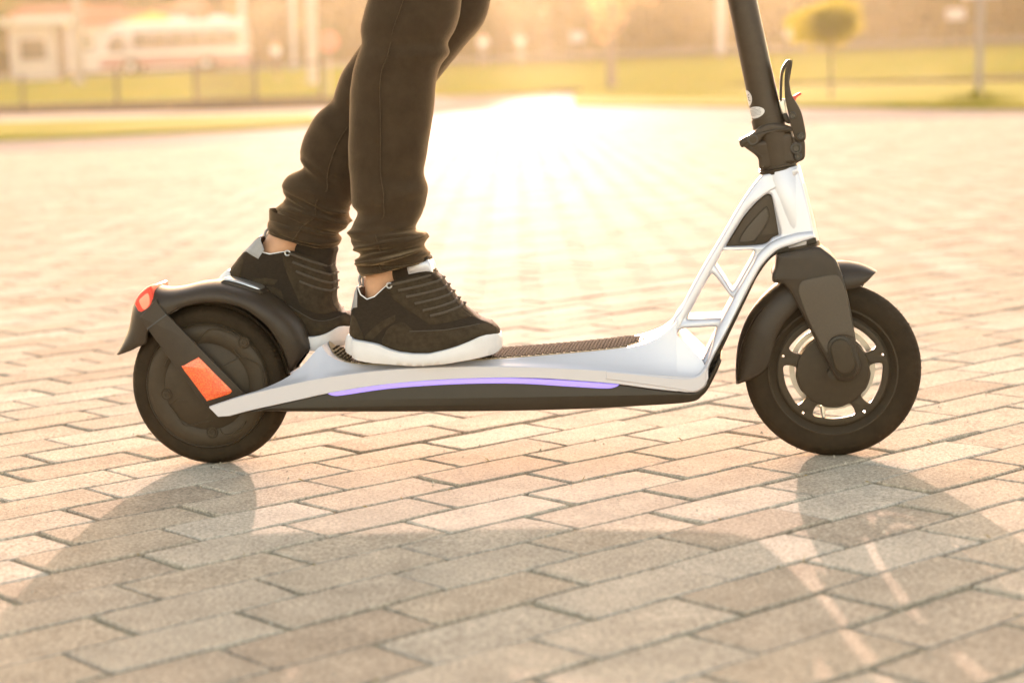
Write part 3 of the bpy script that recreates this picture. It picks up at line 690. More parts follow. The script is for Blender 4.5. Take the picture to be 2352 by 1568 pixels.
lev = part('latch_lever', [z5([(728, 508), (744, 520), (746, 545), (728, 605), (727, 690), (748, 810), (790, 880), (832, 965), (864, 1110), (868, 1175), (850, 1202), (805, 1210), (776, 1192), (755, 1125), (732, 1045), (715, 950), (692, 850), (686, 740), (690, 620), (705, 560)])], 0.0225, 0.0175, 0.0015, MT['black_metal'], SCO)
part('lever_grip', [z5([(722, 510), (700, 522), (662, 585), (648, 680), (645, 848), (664, 850), (668, 700), (682, 610), (720, 545)])], 0.0215, -0.0175, 0.001, MT['black_metal'], lev)
part('lever_flange', [z5([(746, 545), (728, 605), (727, 690), (748, 810), (790, 880), (832, 965), (864, 1110), (868, 1175), (850, 1202), (805, 1210), (776, 1192), (755, 1125), (732, 1045), (715, 950), (700, 850)])], -0.0175, -0.0215, 0.001, MT['black_metal'], lev)
part('safety_catch', [z5([(748, 832), (760, 822), (815, 790), (828, 797), (826, 808), (790, 835), (778, 862)])], 0.010, -0.010, 0.0015, MT['red_plastic'], lev)
part('latch_link', [z5([(640, 872), (690, 845), (700, 900), (706, 968), (665, 972)])], 0.012, -0.012, 0.002, MT['steel'], lev)
part('latch_spring_block', [z5([(668, 975), (708, 970), (735, 1050), (700, 1048), (672, 1010)])], 0.014, -0.014, 0.002, MT['satin_black'], lev)
for q, r, off in (((755, 985), .0052, .0225), ((825, 1160), .0052, .0225)): screw('bolt', z5([q])[0], off, r, MT['screw'], lev)
for q, r, off in (((785, 1265), .0080, .0205), ((803, 1335), .0055, .0205), ((418, 1190), .0082, .0235)): screw('bolt', z5([q])[0], off, r, MT['screw'], clamp)
part('hinge_arm', [z5([(372, 1195), (385, 1160), (420, 1148), (520, 1118), (600, 1100), (730, 1100), (750, 1116), (600, 1130), (515, 1158), (478, 1208), (440, 1232), (395, 1232)])], 0.0262, 0.0225, 0.002, MT['black_metal'], clamp)
part('clamp_rib', [z5([(372, 1256, 'c'), (400, 1250, 'c'), (500, 1335, 'c'), (478, 1340, 'c')])], 0.0245, 0.0215, 0.001, MT['black_metal'], clamp, smooth=False)
# stickers wrapped round the stem
def stem_pt(px, lift=0.0004):
    """picture point -> point on the stem's surface (angle from the silhouette position)"""
    a, z = PL(px, 0.018); P = Vector((a, 0, z)); d = (P - S0).dot(sx_); c = S0 + sx_ * d
    fwd = Vector((-sx_.z, 0, sx_.x)); 
    if fwd.x < 0: fwd = -fwd
    R = lerpt(d, [0, (S1 - S0).length], [0.0195, 0.0208])
    s = (P - c).dot(fwd); return c, fwd, d, R, s
def wrap(name, cx_, cz_, polys, m, parent, lift):
    c, fwd, d, R, s = stem_pt(z5([(cx_, cz_)])[0]); ang0 = math.asin(max(-0.98, min(0.98, s / R)))
    v = []; f = []
    for pts, faces in polys:
        n = len(v)
        for (u, w) in pts:
            an = ang0 + u / R; cc = c - sx_ * w
            v.append(cc + (Vector((0, -1, 0)) * math.cos(an) + fwd * math.sin(an)) * (R + lift))
        f += [tuple(i + n for i in q) for q in faces]
    return obj(name, v, f, m, parent, 60)
def ellipse_grid(rx, ry, n=20, rr=5):
    pts = [(0, 0)]; faces = []
    for k in range(1, rr + 1):
        for i in range(n): t = 2 * math.pi * i / n; pts.append((rx * k / rr * math.cos(t), ry * k / rr * math.sin(t)))
    for i in range(n): faces.append((0, 1 + i, 1 + (i + 1) % n))
    for k in range(1, rr):
        for i in range(n): a_ = 1 + (k - 1) * n; b_ = 1 + k * n; faces.append((a_ + i, b_ + i, b_ + (i + 1) % n, a_ + (i + 1) % n))
    return pts, faces
def arcband(cx_, cy_, r, w, a0, a1, n=12):
    pts = []; faces = []
    for i in range(n + 1):
        t = math.radians(a0 + (a1 - a0) * i / n)
        pts += [(cx_ + (r - w) * math.cos(t), cy_ + (r - w) * math.sin(t)), (cx_ + r * math.cos(t), cy_ + r * math.sin(t))]
    for i in range(n): faces.append((2 * i, 2 * i + 1, 2 * i + 3, 2 * i + 2))
    return pts, faces
def bar(x0, y0, x1, y1): return [(x0, y0), (x1, y0), (x1, y1), (x0, y1)], [(0, 1, 2, 3)]
# round mark
s1 = wrap('sticker', 372, 838, [ellipse_grid(0.0122, 0.0112)], MT['paper'], stem, 0.0004)
wrap('printed_letter', 372, 838, [arcband(-0.0035, 0, 0.0050, 0.0013, 80, 280)], MT['ink'], s1, 0.0007)
wrap('printed_letter', 372, 838, [arcband(0.0072, 0, 0.0050, 0.0013, 80, 280), bar(0.0030, -0.0006, 0.0068, 0.0006)], MT['ink'], s1, 0.0007)
s2 = wrap('sticker', 430, 962, [ellipse_grid(0.0160, 0.0080)], MT['paper'], stem, 0.0006)
lines = []
for k, y in enumerate((0.0052, 0.0032, 0.0014, -0.0004, -0.0022, -0.0040)):
    w = 0.0145 * math.sqrt(max(0, 1 - (y / 0.0082) ** 2)) * 0.8; x = -w * (0.4 if k == 0 else 1)
    while x < w * (0.4 if k == 0 else 1):
        l = rs.uniform(0.0008, 0.0024); lines.append(bar(x, y, min(x + l, w), y + 0.0005)); x += l + 0.0005
wrap('small_print', 430, 962, lines, MT['ink'], s2, 0.0009)['kind'] = 'stuff'

# handlebar (above the picture)
hb = top
obj('handlebar', *tube([hb + Vector((-0.01, -0.24, 0.0)), hb + Vector((0, -0.08, 0.012)), hb + Vector((0, 0.08, 0.012)), hb + Vector((-0.01, 0.24, 0.0))], 0.014, 20), MT['black_metal'], SCO)
for s in (-1, 1): obj('grip', *tube([hb + Vector((-0.0125, s * 0.24, -0.001)), hb + Vector((-0.02, s * 0.36, -0.004))], 0.017, 20), MT['rubber'], SCO)
obj('display_unit', *tube([hb + Vector((0, 0, -0.02)), hb + Vector((0, 0, 0.03))], [0.024, 0.02], 24), MT['satin_black'], SCO)

# ------------------------------------------------------------------ rider
def skin_body(name, verts, edges, radii, m, loc, rz, sub=2):
    me = bpy.data.meshes.new(name); me.from_pydata(verts, edges, []); me.update()
    o = bpy.data.objects.new(name, me); COL.objects.link(o)
    sk = o.modifiers.new('skin', 'SKIN'); sk.use_smooth_shade = True
    sv = me.skin_vertices[0] if me.skin_vertices else None
    if sv is None:
        bm = bmesh.new(); bm.from_mesh(me); bm.verts.layers.skin.verify(); bm.to_mesh(me); bm.free(); sv = me.skin_vertices[0]
    for i, r in enumerate(radii): sv.data[i].radius = (r, r) if not isinstance(r, tuple) else r
    sv.data[0].use_root = True
    su = o.modifiers.new('sub', 'SUBSURF'); su.levels = sub; su.render_levels = sub
    dg = bpy.context.evaluated_depsgraph_get(); dg.update()
    me2 = bpy.data.meshes.new_from_object(o.evaluated_get(dg))
    o.modifiers.clear(); o.data = me2; bpy.data.meshes.remove(me)
    me2.name = name; me2.materials.clear(); me2.materials.append(m); me2.shade_smooth()
    o.location = loc; o.rotation_euler = (0, 0, rz)
    return o
ON, OF = 0.034, -0.045       # lateral positions of the near and the far foot
def _shoe(T, x, y): a, z = PL(z2([(x, y)])[0], ON + 0.03); return Vector(T(a, 0, z))
hb_a, hb_z = PL(z2([(1020, 1098)])[0], ON + 0.03); fh_a, fh_z = PL((489, 652), OF + 0.03); TH2 = math.radians(-33)
def Tn(a, y, z): return (a, y - ON - 0.035 * (a - hb_a), z)
def Tf(a, y, z):
    x, h = a - hb_a, z - hb_z
    if x > 0.150:   # toes bend up at the ball of the foot
        ang = math.radians(30) * min(1, (x - 0.150) / 0.05); xx = x - 0.150
        x, h = 0.150 + xx * math.cos(ang * .8) - h * math.sin(ang) * .6, h + xx * math.sin(ang * .8)
    X = x * math.cos(TH2) - h * math.sin(TH2); Z = x * math.sin(TH2) + h * math.cos(TH2)
    return (fh_a + X, y - OF + 0.01, fh_z + Z)
an_n = _shoe(Tn, 1290, 610); an_f = _shoe(Tf, 1290, 640)
kn_n = Vector(L3(z7([(850, 60)])[0], ON + 0.008)); kn_f = Vector(L3(z7([(1060, 50)])[0], OF - 0.015))
pel = Vector((kn_n.x - 0.10, 0.02, 0.98)); hp_n = pel + Vector((0.0, -0.09, -0.05)); hp_f = pel + Vector((0.0, 0.09, -0.05))
ft_n = _shoe(Tn, 1260, 860); to_n = _shoe(Tn, 1980, 960); bl_n = _shoe(Tn, 1650, 950)
ft_f = _shoe(Tf, 1260, 860); to_f = _shoe(Tf, 1950, 960); bl_f = _shoe(Tf, 1650, 950)
V_ = [pel, hp_n, kn_n, Vector(L3(z7([(730, 850)])[0], ON + 0.008)), an_n + (kn_n - an_n) * .08, an_n, ft_n, bl_n, to_n, hp_f, kn_f, Vector(L3(z7([(480, 760)])[0], OF - 0.015)), an_f + (kn_f - an_f) * .08, an_f, ft_f, bl_f, to_f, pel + Vector((0, 0, 0.10))]
E_ = [(0, 1), (1, 2), (2, 3), (3, 4), (4, 5), (5, 6), (6, 7), (7, 8), (0, 9), (9, 10), (10, 11), (11, 12), (12, 13), (13, 14), (14, 15), (15, 16), (0, 17)]
R_ = [0.09, 0.06, 0.040, 0.033, 0.029, 0.029, 0.022, 0.020, 0.012, 0.06, 0.040, 0.033, 0.031, 0.031, 0.022, 0.020, 0.012, 0.09]
person = skin_body('person', V_, E_, R_, MT['skin'], A0, YAW)
tag(person, 'rider in black jeans and black white-soled trainers standing on the scooter deck, one heel raised', 'person')

def leg(L, Rr, off, depth, seed, drift=0.0, up_hip=None):
    Ls = spl(z7(L), 5); Rs = spl(z7(Rr), 5); rings = []; n = len(Ls); S = 56
    rl = np.random.default_rng(seed); folds = [(rl.uniform(0, 1), rl.uniform(0, 6.28), rl.uniform(0.012, 0.03), rl.uniform(-1, 1), rl.uniform(0.6, 1.4)) for _ in range(46)]
    folds += [(rl.uniform(0.68, 1), rl.uniform(0, 6.28), rl.uniform(0.007, 0.014), rl.uniform(-1, 1), rl.uniform(0.8, 2.0)) for _ in range(44)]
    if up_hip is not None:
        l0 = Vector(L3(Ls[0], off)); r0 = Vector(L3(Rs[0], off)); c0 = (l0 + r0) / 2; w0 = (r0 - l0).length / 2
        for t in (1, .8, .6, .4, .2, .08):
            c = c0.lerp(up_hip, t) + Vector((0.02 * math.sin(math.pi * t), 0, 0)); w = w0 * (1 - t) + 0.098 * t
            rings.append([tuple(c + Vector((w * math.cos(2 * math.pi * j / S), -w * 0.9 * math.sin(2 * math.pi * j / S), 0))) for j in range(S)])
    for i in range(n):
        t = i / (n - 1); l = Vector(L3(Ls[i], off)); r = Vector(L3(Rs[i], off)); c = (l + r) / 2; h = (r - l) / 2; w = h.length
        dd = depth(t) if callable(depth) else depth
        ring = []
        for j in range(S):
            an = 2 * math.pi * j / S; ca, sa = math.cos(an), math.sin(an)
            d = 0
            for (ft, fa, fw_, fs, am) in folds:
                da = (an - fa + math.pi) % (2 * math.pi) - math.pi
                if abs(da) > 1.2: continue
                u = (t - ft - fs * da * 0.04) / fw_
                if abs(u) < 3: d += am * math.exp(-u * u) * math.cos(da * 1.3) ** 2 * (1 if fs > 0 else -0.8)
            d *= 0.0030 * (0.55 + 1.25 * t) * (abs(sa) ** 0.7)
            rr = 1 + d / w
            # slightly boxy section
            k = (abs(ca) ** 2.3 + abs(sa) ** 2.3) ** (-1 / 2.3)
            ring.append(tuple(c + h * ca * k * rr + Vector((0, 1, 0)) * (-sa) * k * rr * min(w * dd, 0.085)))
        rings.append(ring)
    # hem thickness and inside
    last = [Vector(p) for p in rings[-1]]; c = sum(last, Vector()) / S
    rings.append([tuple(c + (p - c) * 0.965 + Vector((0, 0, 0.001))) for p in last])
    rings.append([tuple(c + (p - c) * 0.93 + Vector((0, 0, 0.035))) for p in last])
    return loft(rings, True, False)
SEAM_N = 1
LN = [(612, 0), (590, 80), (575, 160), (578, 240), (552, 320), (530, 400), (517, 490), (512, 600), (512, 720), (510, 850), (516, 960), (520, 1050), (527, 1115), (552, 1160), (535, 1212), (518, 1262), (520, 1308), (543, 1350), (572, 1385), (548, 1425), (550, 1455), (566, 1485), (580, 1500)]
RN = [(1118, 0), (1105, 90), (1080, 165), (1043, 235), (1050, 292), (1000, 362), (977, 450), (968, 570), (948, 710), (928, 840), (911, 940), (933, 1020), (926, 1095), (903, 1155), (876, 1212), (866, 1248), (918, 1266), (930, 1296), (914, 1335), (932, 1360), (944, 1388), (935, 1412), (925, 1425)]
LF = [(860, -20), (790, 40), (720, 110), (640, 180), (572, 250), (522, 320), (470, 400), (440, 480), (412, 550), (330, 628), (275, 730), (245, 810), (245, 862), (262, 912), (180, 956), (150, 1020), (166, 1078), (118, 1126), (118, 1162), (84, 1188), (68, 1238), (72, 1262)]
RF = [(1278, -20), (1262, 65), (1225, 145), (1150, 232), (1078, 322), (985, 435), (900, 540), (810, 640), (720, 760), (650, 880), (605, 960), (575, 1020), (550, 1065), (522, 1108), (503, 1145), (504, 1180), (502, 1222), (478, 1252), (442, 1268), (462, 1305), (440, 1340), (425, 1356)]
jm = MB()
jm.add(*leg(LN, RN, ON + 0.008, lambda t: lerpt(t, [0, .4, .8, 1], [0.72, 0.80, 0.95, 0.9]), 3, up_hip=hp_n))
jm.add(*leg(LF, RF, OF - 0.015, lambda t: lerpt(t, [0, .4, .8, 1], [0.72, 0.80, 0.9, 0.9]), 5, up_hip=hp_f))
jm.add(*tube([pel + Vector((0, 0, -0.09)), pel + Vector((0, 0, -0.02)), pel + Vector((0, 0, 0.08)), pel + Vector((0, 0, 0.12))], [0.10, 0.145, 0.15, 0.145], 40, 0.85))
jeans = jm.build('jeans', MT['denim'], person, 180)
# seams down the near and the far leg
def seam(pts, off, name='seam'):
    return obj(name, *tube([L3(p, off) for p in spl(z7(pts), 5)], 0.0011, 6), MT['denim'], jeans)

def legseam(L, R, off, depth, frac, i0, i1, r=0.0009):
    Ls = spl(z7(L), 5); Rs = spl(z7(R), 5); n = len(Ls); pts = []
    for i in range(int(n * i0), int(n * i1)):
        t = i / (n - 1); l = Vector(L3(Ls[i], off)); q = Vector(L3(Rs[i], off)); c = (l + q) / 2; h = (q - l) / 2; w = h.length
        an = math.radians(frac(t)); ca, sa = math.cos(an), math.sin(an); k = (abs(ca) ** 2.3 + abs(sa) ** 2.3) ** (-1 / 2.3)
        pts.append(c + h * ca * k + Vector((0, -1, 0)) * sa * k * (min(w * depth(t), 0.085) + 0.0012))
    return obj('seam', *tube(pts, r, 6), MT['denim'], jeans)
legseam(LN, RN, ON + 0.008, lambda t: lerpt(t, [0, .4, .8, 1], [0.72, 0.80, 0.95, 0.9]), lambda t: 95 + 6 * math.sin(t * 9), 0.0, 0.99)
legseam(LF, RF, OF - 0.015, lambda t: lerpt(t, [0, .4, .8, 1], [0.72, 0.80, 0.9, 0.9]), lambda t: 88 + 10 * math.sin(t * 7), 0.3, 0.99)
# shoes -----------------------------------------------------------
SXS = [1046, 1056, 1078, 1110, 1150, 1200, 1260, 1320, 1380, 1440, 1500, 1560, 1620, 1680, 1740, 1800, 1860, 1920, 1980, 2040, 2090, 2130, 2160, 2178, 2186]
TOPY = dict(zip([1046, 1056, 1078, 1100, 1122, 1150, 1200, 1260, 1320, 1380, 1440, 1500, 1560, 1620, 1680, 1740, 1800, 1860, 1920, 1980, 2040, 2090, 2130, 2160, 2178, 2186],
                [930, 850, 735, 640, 590, 655, 690, 668, 612, 560, 535, 515, 505, 500, 505, 545, 625, 705, 762, 808, 845, 862, 880, 905, 928, 945]))
def topy(x): return lerpt(x, list(TOPY), list(TOPY.values()))
def soley(x): return lerpt(x, [1046, 1100, 1200, 1290, 1380, 1450, 1560, 1680, 1800, 1900, 1990, 2060, 2110, 2186], [950, 980, 995, 1012, 1050, 1070, 1081, 1078, 1050, 1020, 985, 955, 945, 950])
def boty(x): return lerpt(x, [1010, 1030, 1080, 1150, 1250, 1400, 1530, 1650, 1800, 1950, 2080, 2160, 2190, 2206], [1075, 1098, 1116, 1143, 1160, 1171, 1180, 1176, 1160, 1136, 1115, 1100, 1080, 1050])
def halfw(x): return lerpt(x, [1046, 1056, 1078, 1110, 1150, 1260, 1380, 1500, 1620, 1740, 1860, 1980, 2040, 2090, 2130, 2160, 2178, 2186], [0.012, 0.020, 0.028, 0.033, 0.0355, 0.0365, 0.0365, 0.0375, 0.041, 0.045, 0.0465, 0.044, 0.040, 0.034, 0.027, 0.019, 0.012, 0.004])
def wfrac(x, s):
    """half width of the upper at height fraction s above the sole"""
    tw = lerpt(x, [1046, 1100, 1250, 1380, 1500, 1650, 1800, 1950, 2100, 2186], [0.75, 0.84, 0.90, 0.86, 0.66, 0.48, 0.40, 0.42, 0.5, 0.6])
    prof = lerpt(s, [0, .25, .5, .72, .88, 1], [0.96, 1.0, 0.97 * (1 - (1 - tw) * .18), 1 - (1 - tw) * .5, 1 - (1 - tw) * .8, tw])
    return halfw(x) * prof
def shoe_parts(T, name, tab_to, parent, label):
    """T maps shoe-space (a, y, z) to the rider's frame"""
    def pt(x, y, w): 
        a, z = PL(z2([(x, y)])[0], ON + 0.03); return T(a, w, z)
    xs = list(np.interp(np.linspace(0, len(SXS) - 1, 73), range(len(SXS)), SXS))
    rings = []
    for x in xs:
        ys, yt = soley(x) + 6, topy(x); half = []
        for s in (0, .12, .25, .38, .5, .62, .72, .8, .88, .95, 1.0): half.append((ys + (yt - ys) * s, wfrac(x, s)))
        opn = 1112 < x < 1385
        if opn: half += [(yt - 4, wfrac(x, 1) * .93), (yt + 30, wfrac(x, 1) * .86), (yt + 110, wfrac(x, 1) * .6), (yt + 130, 0.0)]
        else:
            rise = lerpt(x, [1046, 1385, 1500, 1800, 2186], [0, 0, 6, 14, 0])
            half += [(yt - rise * .4, wfrac(x, 1) * .75), (yt - rise * .7, wfrac(x, 1) * .5), (yt - rise * .9, wfrac(x, 1) * .25), (yt - rise, 0.0)]
        ring = [pt(x, y, -w) for y, w in half] + [pt(x, y, w) for y, w in half[::-1][1:]]
        rings.append(ring)
    up = obj(name, *loft(rings), MT['shoe_mesh'], parent, 50, label=label)
    # sole
    rings = []
    for x in list(np.linspace(1012, 2200, 80)):
        xt = min(max(x, 1046), 2186)
        yb = boty(x); yt = lerpt(x, [1012, 1030, 1046], [1040, 985, 952]) if x < 1046 else (soley(x) if x < 2186 else lerpt(x, [2186, 2200], [950, 985]))
        w = halfw(xt) * lerpt(x, [1012, 1046, 2160, 2200], [0.55, 1.35, 1.15, 1.2]) + 0.0035
        if x < 1100: w = lerpt(x, [1012, 1022, 1046, 1080, 1110], [0.012, 0.020, 0.028, 0.033, 0.0355])
        if x > 2150: w = lerpt(x, [2150, 2175, 2190, 2200], [0.026, 0.021, 0.016, 0.008])
        g = 5 * math.sin(x * 0.085) if 1050 < x < 1900 else 0
        half = [(yb, w * .80), (yb - 8 + g * .4, w * .94), (yb - (yb - yt) * .4, w), (yb - (yb - yt) * .7, w * .985), (yt + 6, w * .97), (yt, w * .93), (yt + 4, w * .80)]
        rings.append([pt(x, y, -q) for y, q in half] + [pt(x, y, q) for y, q in half[::-1]])
    obj('sole', *loft(rings), MT['white_foam'], up, 50)
    # overlays: strips lying 1 mm proud of the upper, both sides
    def overlay(nm, x0, x1, fb, ft, m, lift=0.0018, n=26, k=7, sides=(1, -1)):
        for sd in sides:
            mb = MB(); rings = []
            for x in np.linspace(x0, x1, n):
                yb, yt = fb(x), ft(x); ys, tp = soley(x) + 6, topy(x); row = []
                for q in np.linspace(0, 1, k):
                    y = yb + (yt - yb) * q; s = max(0, min(1, (ys - y) / (ys - tp))); e = 0 if q in (0, 1) else lift
                    row.append(pt(x, y, -sd * (wfrac(x, s) + (0.0002 if e == 0 else e))))
                rings.append(row)
            mb.add(*loft(rings, False, False)); mb.build(nm, m, up, 50)
    overlay('toe_overlay', 1320, 2180, lambda x: soley(x) + 4, lambda x: lerpt(x, [1320, 1345, 1400, 1480, 1560, 1800, 2050, 2110, 2180], [985, 925, 872, 850, 915, 905, 872, 866, 925]), MT['suede'])
    overlay('lace_stay', 1345, 2000, lambda x: lerpt(x, [1345, 1400, 1500, 1600, 1680, 1760, 1880, 2000], [612, 680, 755, 815, 868, 862, 838, 812]), lambda x: max(topy(x) + 4, lerpt(x, [1345, 1400, 1450, 1500, 2000], [575, 558, 545, 530, 400])), MT['suede'])
    overlay('heel_counter', 1056, 1180, lambda x: soley(x) + 4, lambda x: lerpt(x, [1056, 1080, 1120, 1180], [905, 800, 830, 960]), MT['suede'])
    overlay('side_stripe', 1190, 1420, lambda x: lerpt(x, [1190, 1250, 1330, 1420], [985, 985, 905, 845]), lambda x: lerpt(x, [1190, 1250, 1330, 1420], [960, 900, 840, 800]), MT['suede'], 0.0008)
    overlay('heel_tab', 1058, tab_to, lambda x: lerpt(x, [1058, 1090, 1100, tab_to], [800, 755, 752, 745]), lambda x: lerpt(x, [1058, 1078, 1100, 1122, tab_to], [800, 735, 645, 600, 660]), MT['grey_leather'], 0.0013)
    # lining rim
    rim = [pt(x, topy(x) - 2, -wfrac(x, 1) * .97) for x in np.linspace(1118, 1375, 24)]; rim2 = [pt(x, topy(x) - 2, wfrac(x, 1) * .97) for x in np.linspace(1118, 1375, 24)]
    mb = MB(); mb.add(*tube(rim, 0.0010, 6)); mb.add(*tube(rim2, 0.0010, 6)); mb.add(*tube([rim[0], pt(1108, 598, 0), rim2[0]], 0.0010, 6))
    mb.build('lining', MT['white_lining'], up)
    mb = MB()
    lp = [pt(1125, 600, -0.004), pt(1112, 560, -0.003), pt(1118, 525, 0), pt(1132, 515, 0.0), pt(1140, 560, 0.002), pt(1138, 610, 0.003)]
    mb.add(*tube(lp, 0.0022, 6, 2.0)); mb.build('pull_loop', MT['grey_leather'], up)
    # tongue and its label
    tg = [(1352, 470), (1352, 430), (1400, 400), (1500, 383), (1615, 366), (1652, 380), (1668, 430), (1700, 500), (1740, 560), (1500, 620), (1390, 560)]
    L = [PL(q, ON + 0.03) for q in spl(z2(tg), 5, True)]; v, f = solid_curve([L], 0.023, 0.008)
    obj('tongue', [T(x, y, z) for x, y, z in v], f, MT['shoe_mesh'], up)
    lb = [(1472, 418), (1540, 400), (1655, 390), (1672, 420), (1690, 488), (1600, 500), (1500, 520), (1490, 495)]
    L = [PL(q, ON + 0.03) for q in z2(lb)]; v, f = solid_curve([L], 0.0245, 0.007)
    if tab_to < 1150: obj('tongue_label', [T(x, y, z) for x, y, z in v], f, MT['white_paint'], up)
    # laces
    for (x0, y0), (x1, y1) in (((1378, 578), (1690, 505)), ((1440, 622), (1748, 545)), ((1502, 668), (1788, 600)), ((1568, 718), (1826, 650)), ((1632, 768), (1866, 705)), ((1690, 806), (1908, 750)))[:6 if tab_to < 1150 else 4]:
        pts = []
        for t in np.linspace(-1, 1, 23):
            q = abs(t)
            if q > 0.32:
                k = (1 - q) / 0.68; x = x0 + (x1 - x0) * k; y = y0 + (topy(x1) - 4 - y0) * (0.75 * k + 0.25 * k * k)
                y = max(y, topy(x) - 4); sq = max(0, min(1, (soley(x) + 6 - y) / (soley(x) + 6 - topy(x)))); w = wfrac(x, sq) * (1 - .35 * max(0, k - .6)) + 0.0034; y -= 3
            else:
                x = x1; w = (wfrac(x1, 1) * .86 + .0034) * q / .32; y = topy(x1) - 13 - 10 * (1 - q / .32)
            pts.append(pt(x, y, -math.copysign(w, t)))
        obj('lace', *tube(pts, 0.0019, 8, 0.9), MT['lace'], up)
    a, z = PL(z2([(1372, 580)])[0], ON + 0.03); w = wfrac(1372, .95) + 0.0025
    v, f = lathe([(0.0035 + 0.0011 * math.cos(q), -w + 0.0011 * math.sin(q)) for q in np.linspace(0, 6.283, 9)[:-1]], (a, z), 20, True)
    obj('eyelet', [T(*p) for p in v], f, MT['steel'], up)
    # stitching along the toe seam
    pts = [pt(x, lerpt(x, [1520, 1800, 2050], [922, 905, 870]), -(wfrac(x, (soley(x) - lerpt(x, [1520, 1800, 2050], [922, 905, 870])) / (soley(x) - topy(x))) + 0.0012)) for x in np.linspace(1530, 2050, 30)]
    obj('stitching', *tube(pts, 0.0007, 5), MT['stitch'], up)
    return up
shoe_parts(Tn, 'shoe', 1128, person, 'near black trainer flat on the deck')
shoe_parts(Tf, 'shoe', 1205, person, 'far black trainer with its heel lifted')

# ------------------------------------------------------------------ surroundings
LEAN = 0.03
def wobj(name, mb, m, parent=None, **k): return mb.build(name, m, parent, **k)
def local(parent_loc, P): return tuple(Vector(P) - Vector(parent_loc))
def kpx(depth): return FPX / depth
MT['grass'] = mat('grass', (0.15, 0.17, 0.010), 0.95, var=0.3, vscale=0.9, bump=0.6, bscale=30, bdist=0.03, col2=(0.27, 0.215, 0.025), spec=0.004)
MT['path'] = mat('path_concrete', (0.36, 0.30, 0.25), 0.8, spec=0.002, var=0.12, vscale=1.5, bump=0.3, bscale=60, bdist=0.005)
MT['kerb'] = mat('kerb_stone', (0.085, 0.062, 0.042), 0.85, spec=0.002, var=0.2, vscale=3, bump=0.4, bscale=40, bdist=0.005)
MT['asphalt'] = mat('asphalt', (0.09, 0.08, 0.07), 0.8, spec=0.002, var=0.2, vscale=2, bump=0.4, bscale=80, bdist=0.004)
MT['fence_paint'] = mat('fence_paint', (0.022, 0.016, 0.012), 0.5, 0.4, var=0.15, vscale=10)
MT['concrete'] = mat('concrete', (0.28, 0.23, 0.19), 0.85, var=0.15, vscale=4, bump=0.4, bscale=50)
MT['white_wall'] = mat('white_wall', (0.44, 0.38, 0.35), 0.85, var=0.08, vscale=1.5, bump=0.3, bscale=30)
MT['red_roof'] = mat('red_roof', (0.45, 0.13, 0.08), 0.7, var=0.2, vscale=3)
MT['glass'] = mat('glass', (0.10, 0.08, 0.07), 0.15, spec=0.8, var=0.2, vscale=2)
MT['bus_white'] = mat('bus_white', (0.42, 0.33, 0.30), 0.35, var=0.05, vscale=1, coat=0.4)
MT['skirt_red'] = mat('skirt_red', (0.24, 0.04, 0.06), 0.5)
MT['bus_window'] = mat('bus_window', (0.07, 0.04, 0.028), 0.25, spec=0.6, var=0.3, vscale=1.5)
MT['bus_roof'] = mat('bus_roof', (0.56, 0.53, 0.50), 0.5, var=0.05, vscale=1)
MT['bus_red'] = mat('bus_pink', (0.36, 0.19, 0.17), 0.4, var=0.1, vscale=1, coat=0.4)
MT['yellow_canvas'] = mat('yellow_canvas', (0.65, 0.38, 0.06), 0.8, var=0.1, vscale=3)
MT['bark'] = mat('bark', (0.17, 0.12, 0.09), 0.95, var=0.3, vscale=8, bump=1, bscale=25, bdist=0.02)
MT['white_bark'] = mat('pale_bark', (0.42, 0.35, 0.30), 0.9, var=0.2, vscale=8, bump=0.8, bscale=25, bdist=0.01)
def leaf_mat(name, c, c2, tr=0.5):
    M = mat(name, c, 0.7, var=0.3, vscale=1.3, col2=c2); nt = M.node_tree; b = nt.nodes['Principled BSDF']; out = nt.nodes['Material Output']
    t = nt.nodes.new('ShaderNodeBsdfTranslucent'); mx = nt.nodes.new('ShaderNodeMixShader'); mx.inputs[0].default_value = tr
    t.inputs[0].default_value = (min(1, c[0] * 2.6), min(1, c[1] * 2.4), c[2] * 1.2, 1)
    nt.links.new(b.outputs[0], mx.inputs[1]); nt.links.new(t.outputs[0], mx.inputs[2]); nt.links.new(mx.outputs[0], out.inputs[0]); return M
MT['leaf_brown'] = leaf_mat('leaf_brown', (0.085, 0.066, 0.017), (0.045, 0.040, 0.012))
MT['leaf_green'] = leaf_mat('leaf_green', (0.075, 0.080, 0.022), (0.04, 0.045, 0.015))
MT['leaf_yellow'] = leaf_mat('leaf_yellow', (0.16, 0.15, 0.020), (0.075, 0.075, 0.012), 0.55)
MT['leaf_wood'] = leaf_mat('leaf_wood', (0.12, 0.085, 0.02), (0.065, 0.055, 0.018), 0.3)
MT['blossom'] = leaf_mat('blossom', (0.40, 0.24, 0.20), (0.25, 0.20, 0.10), 0.5)

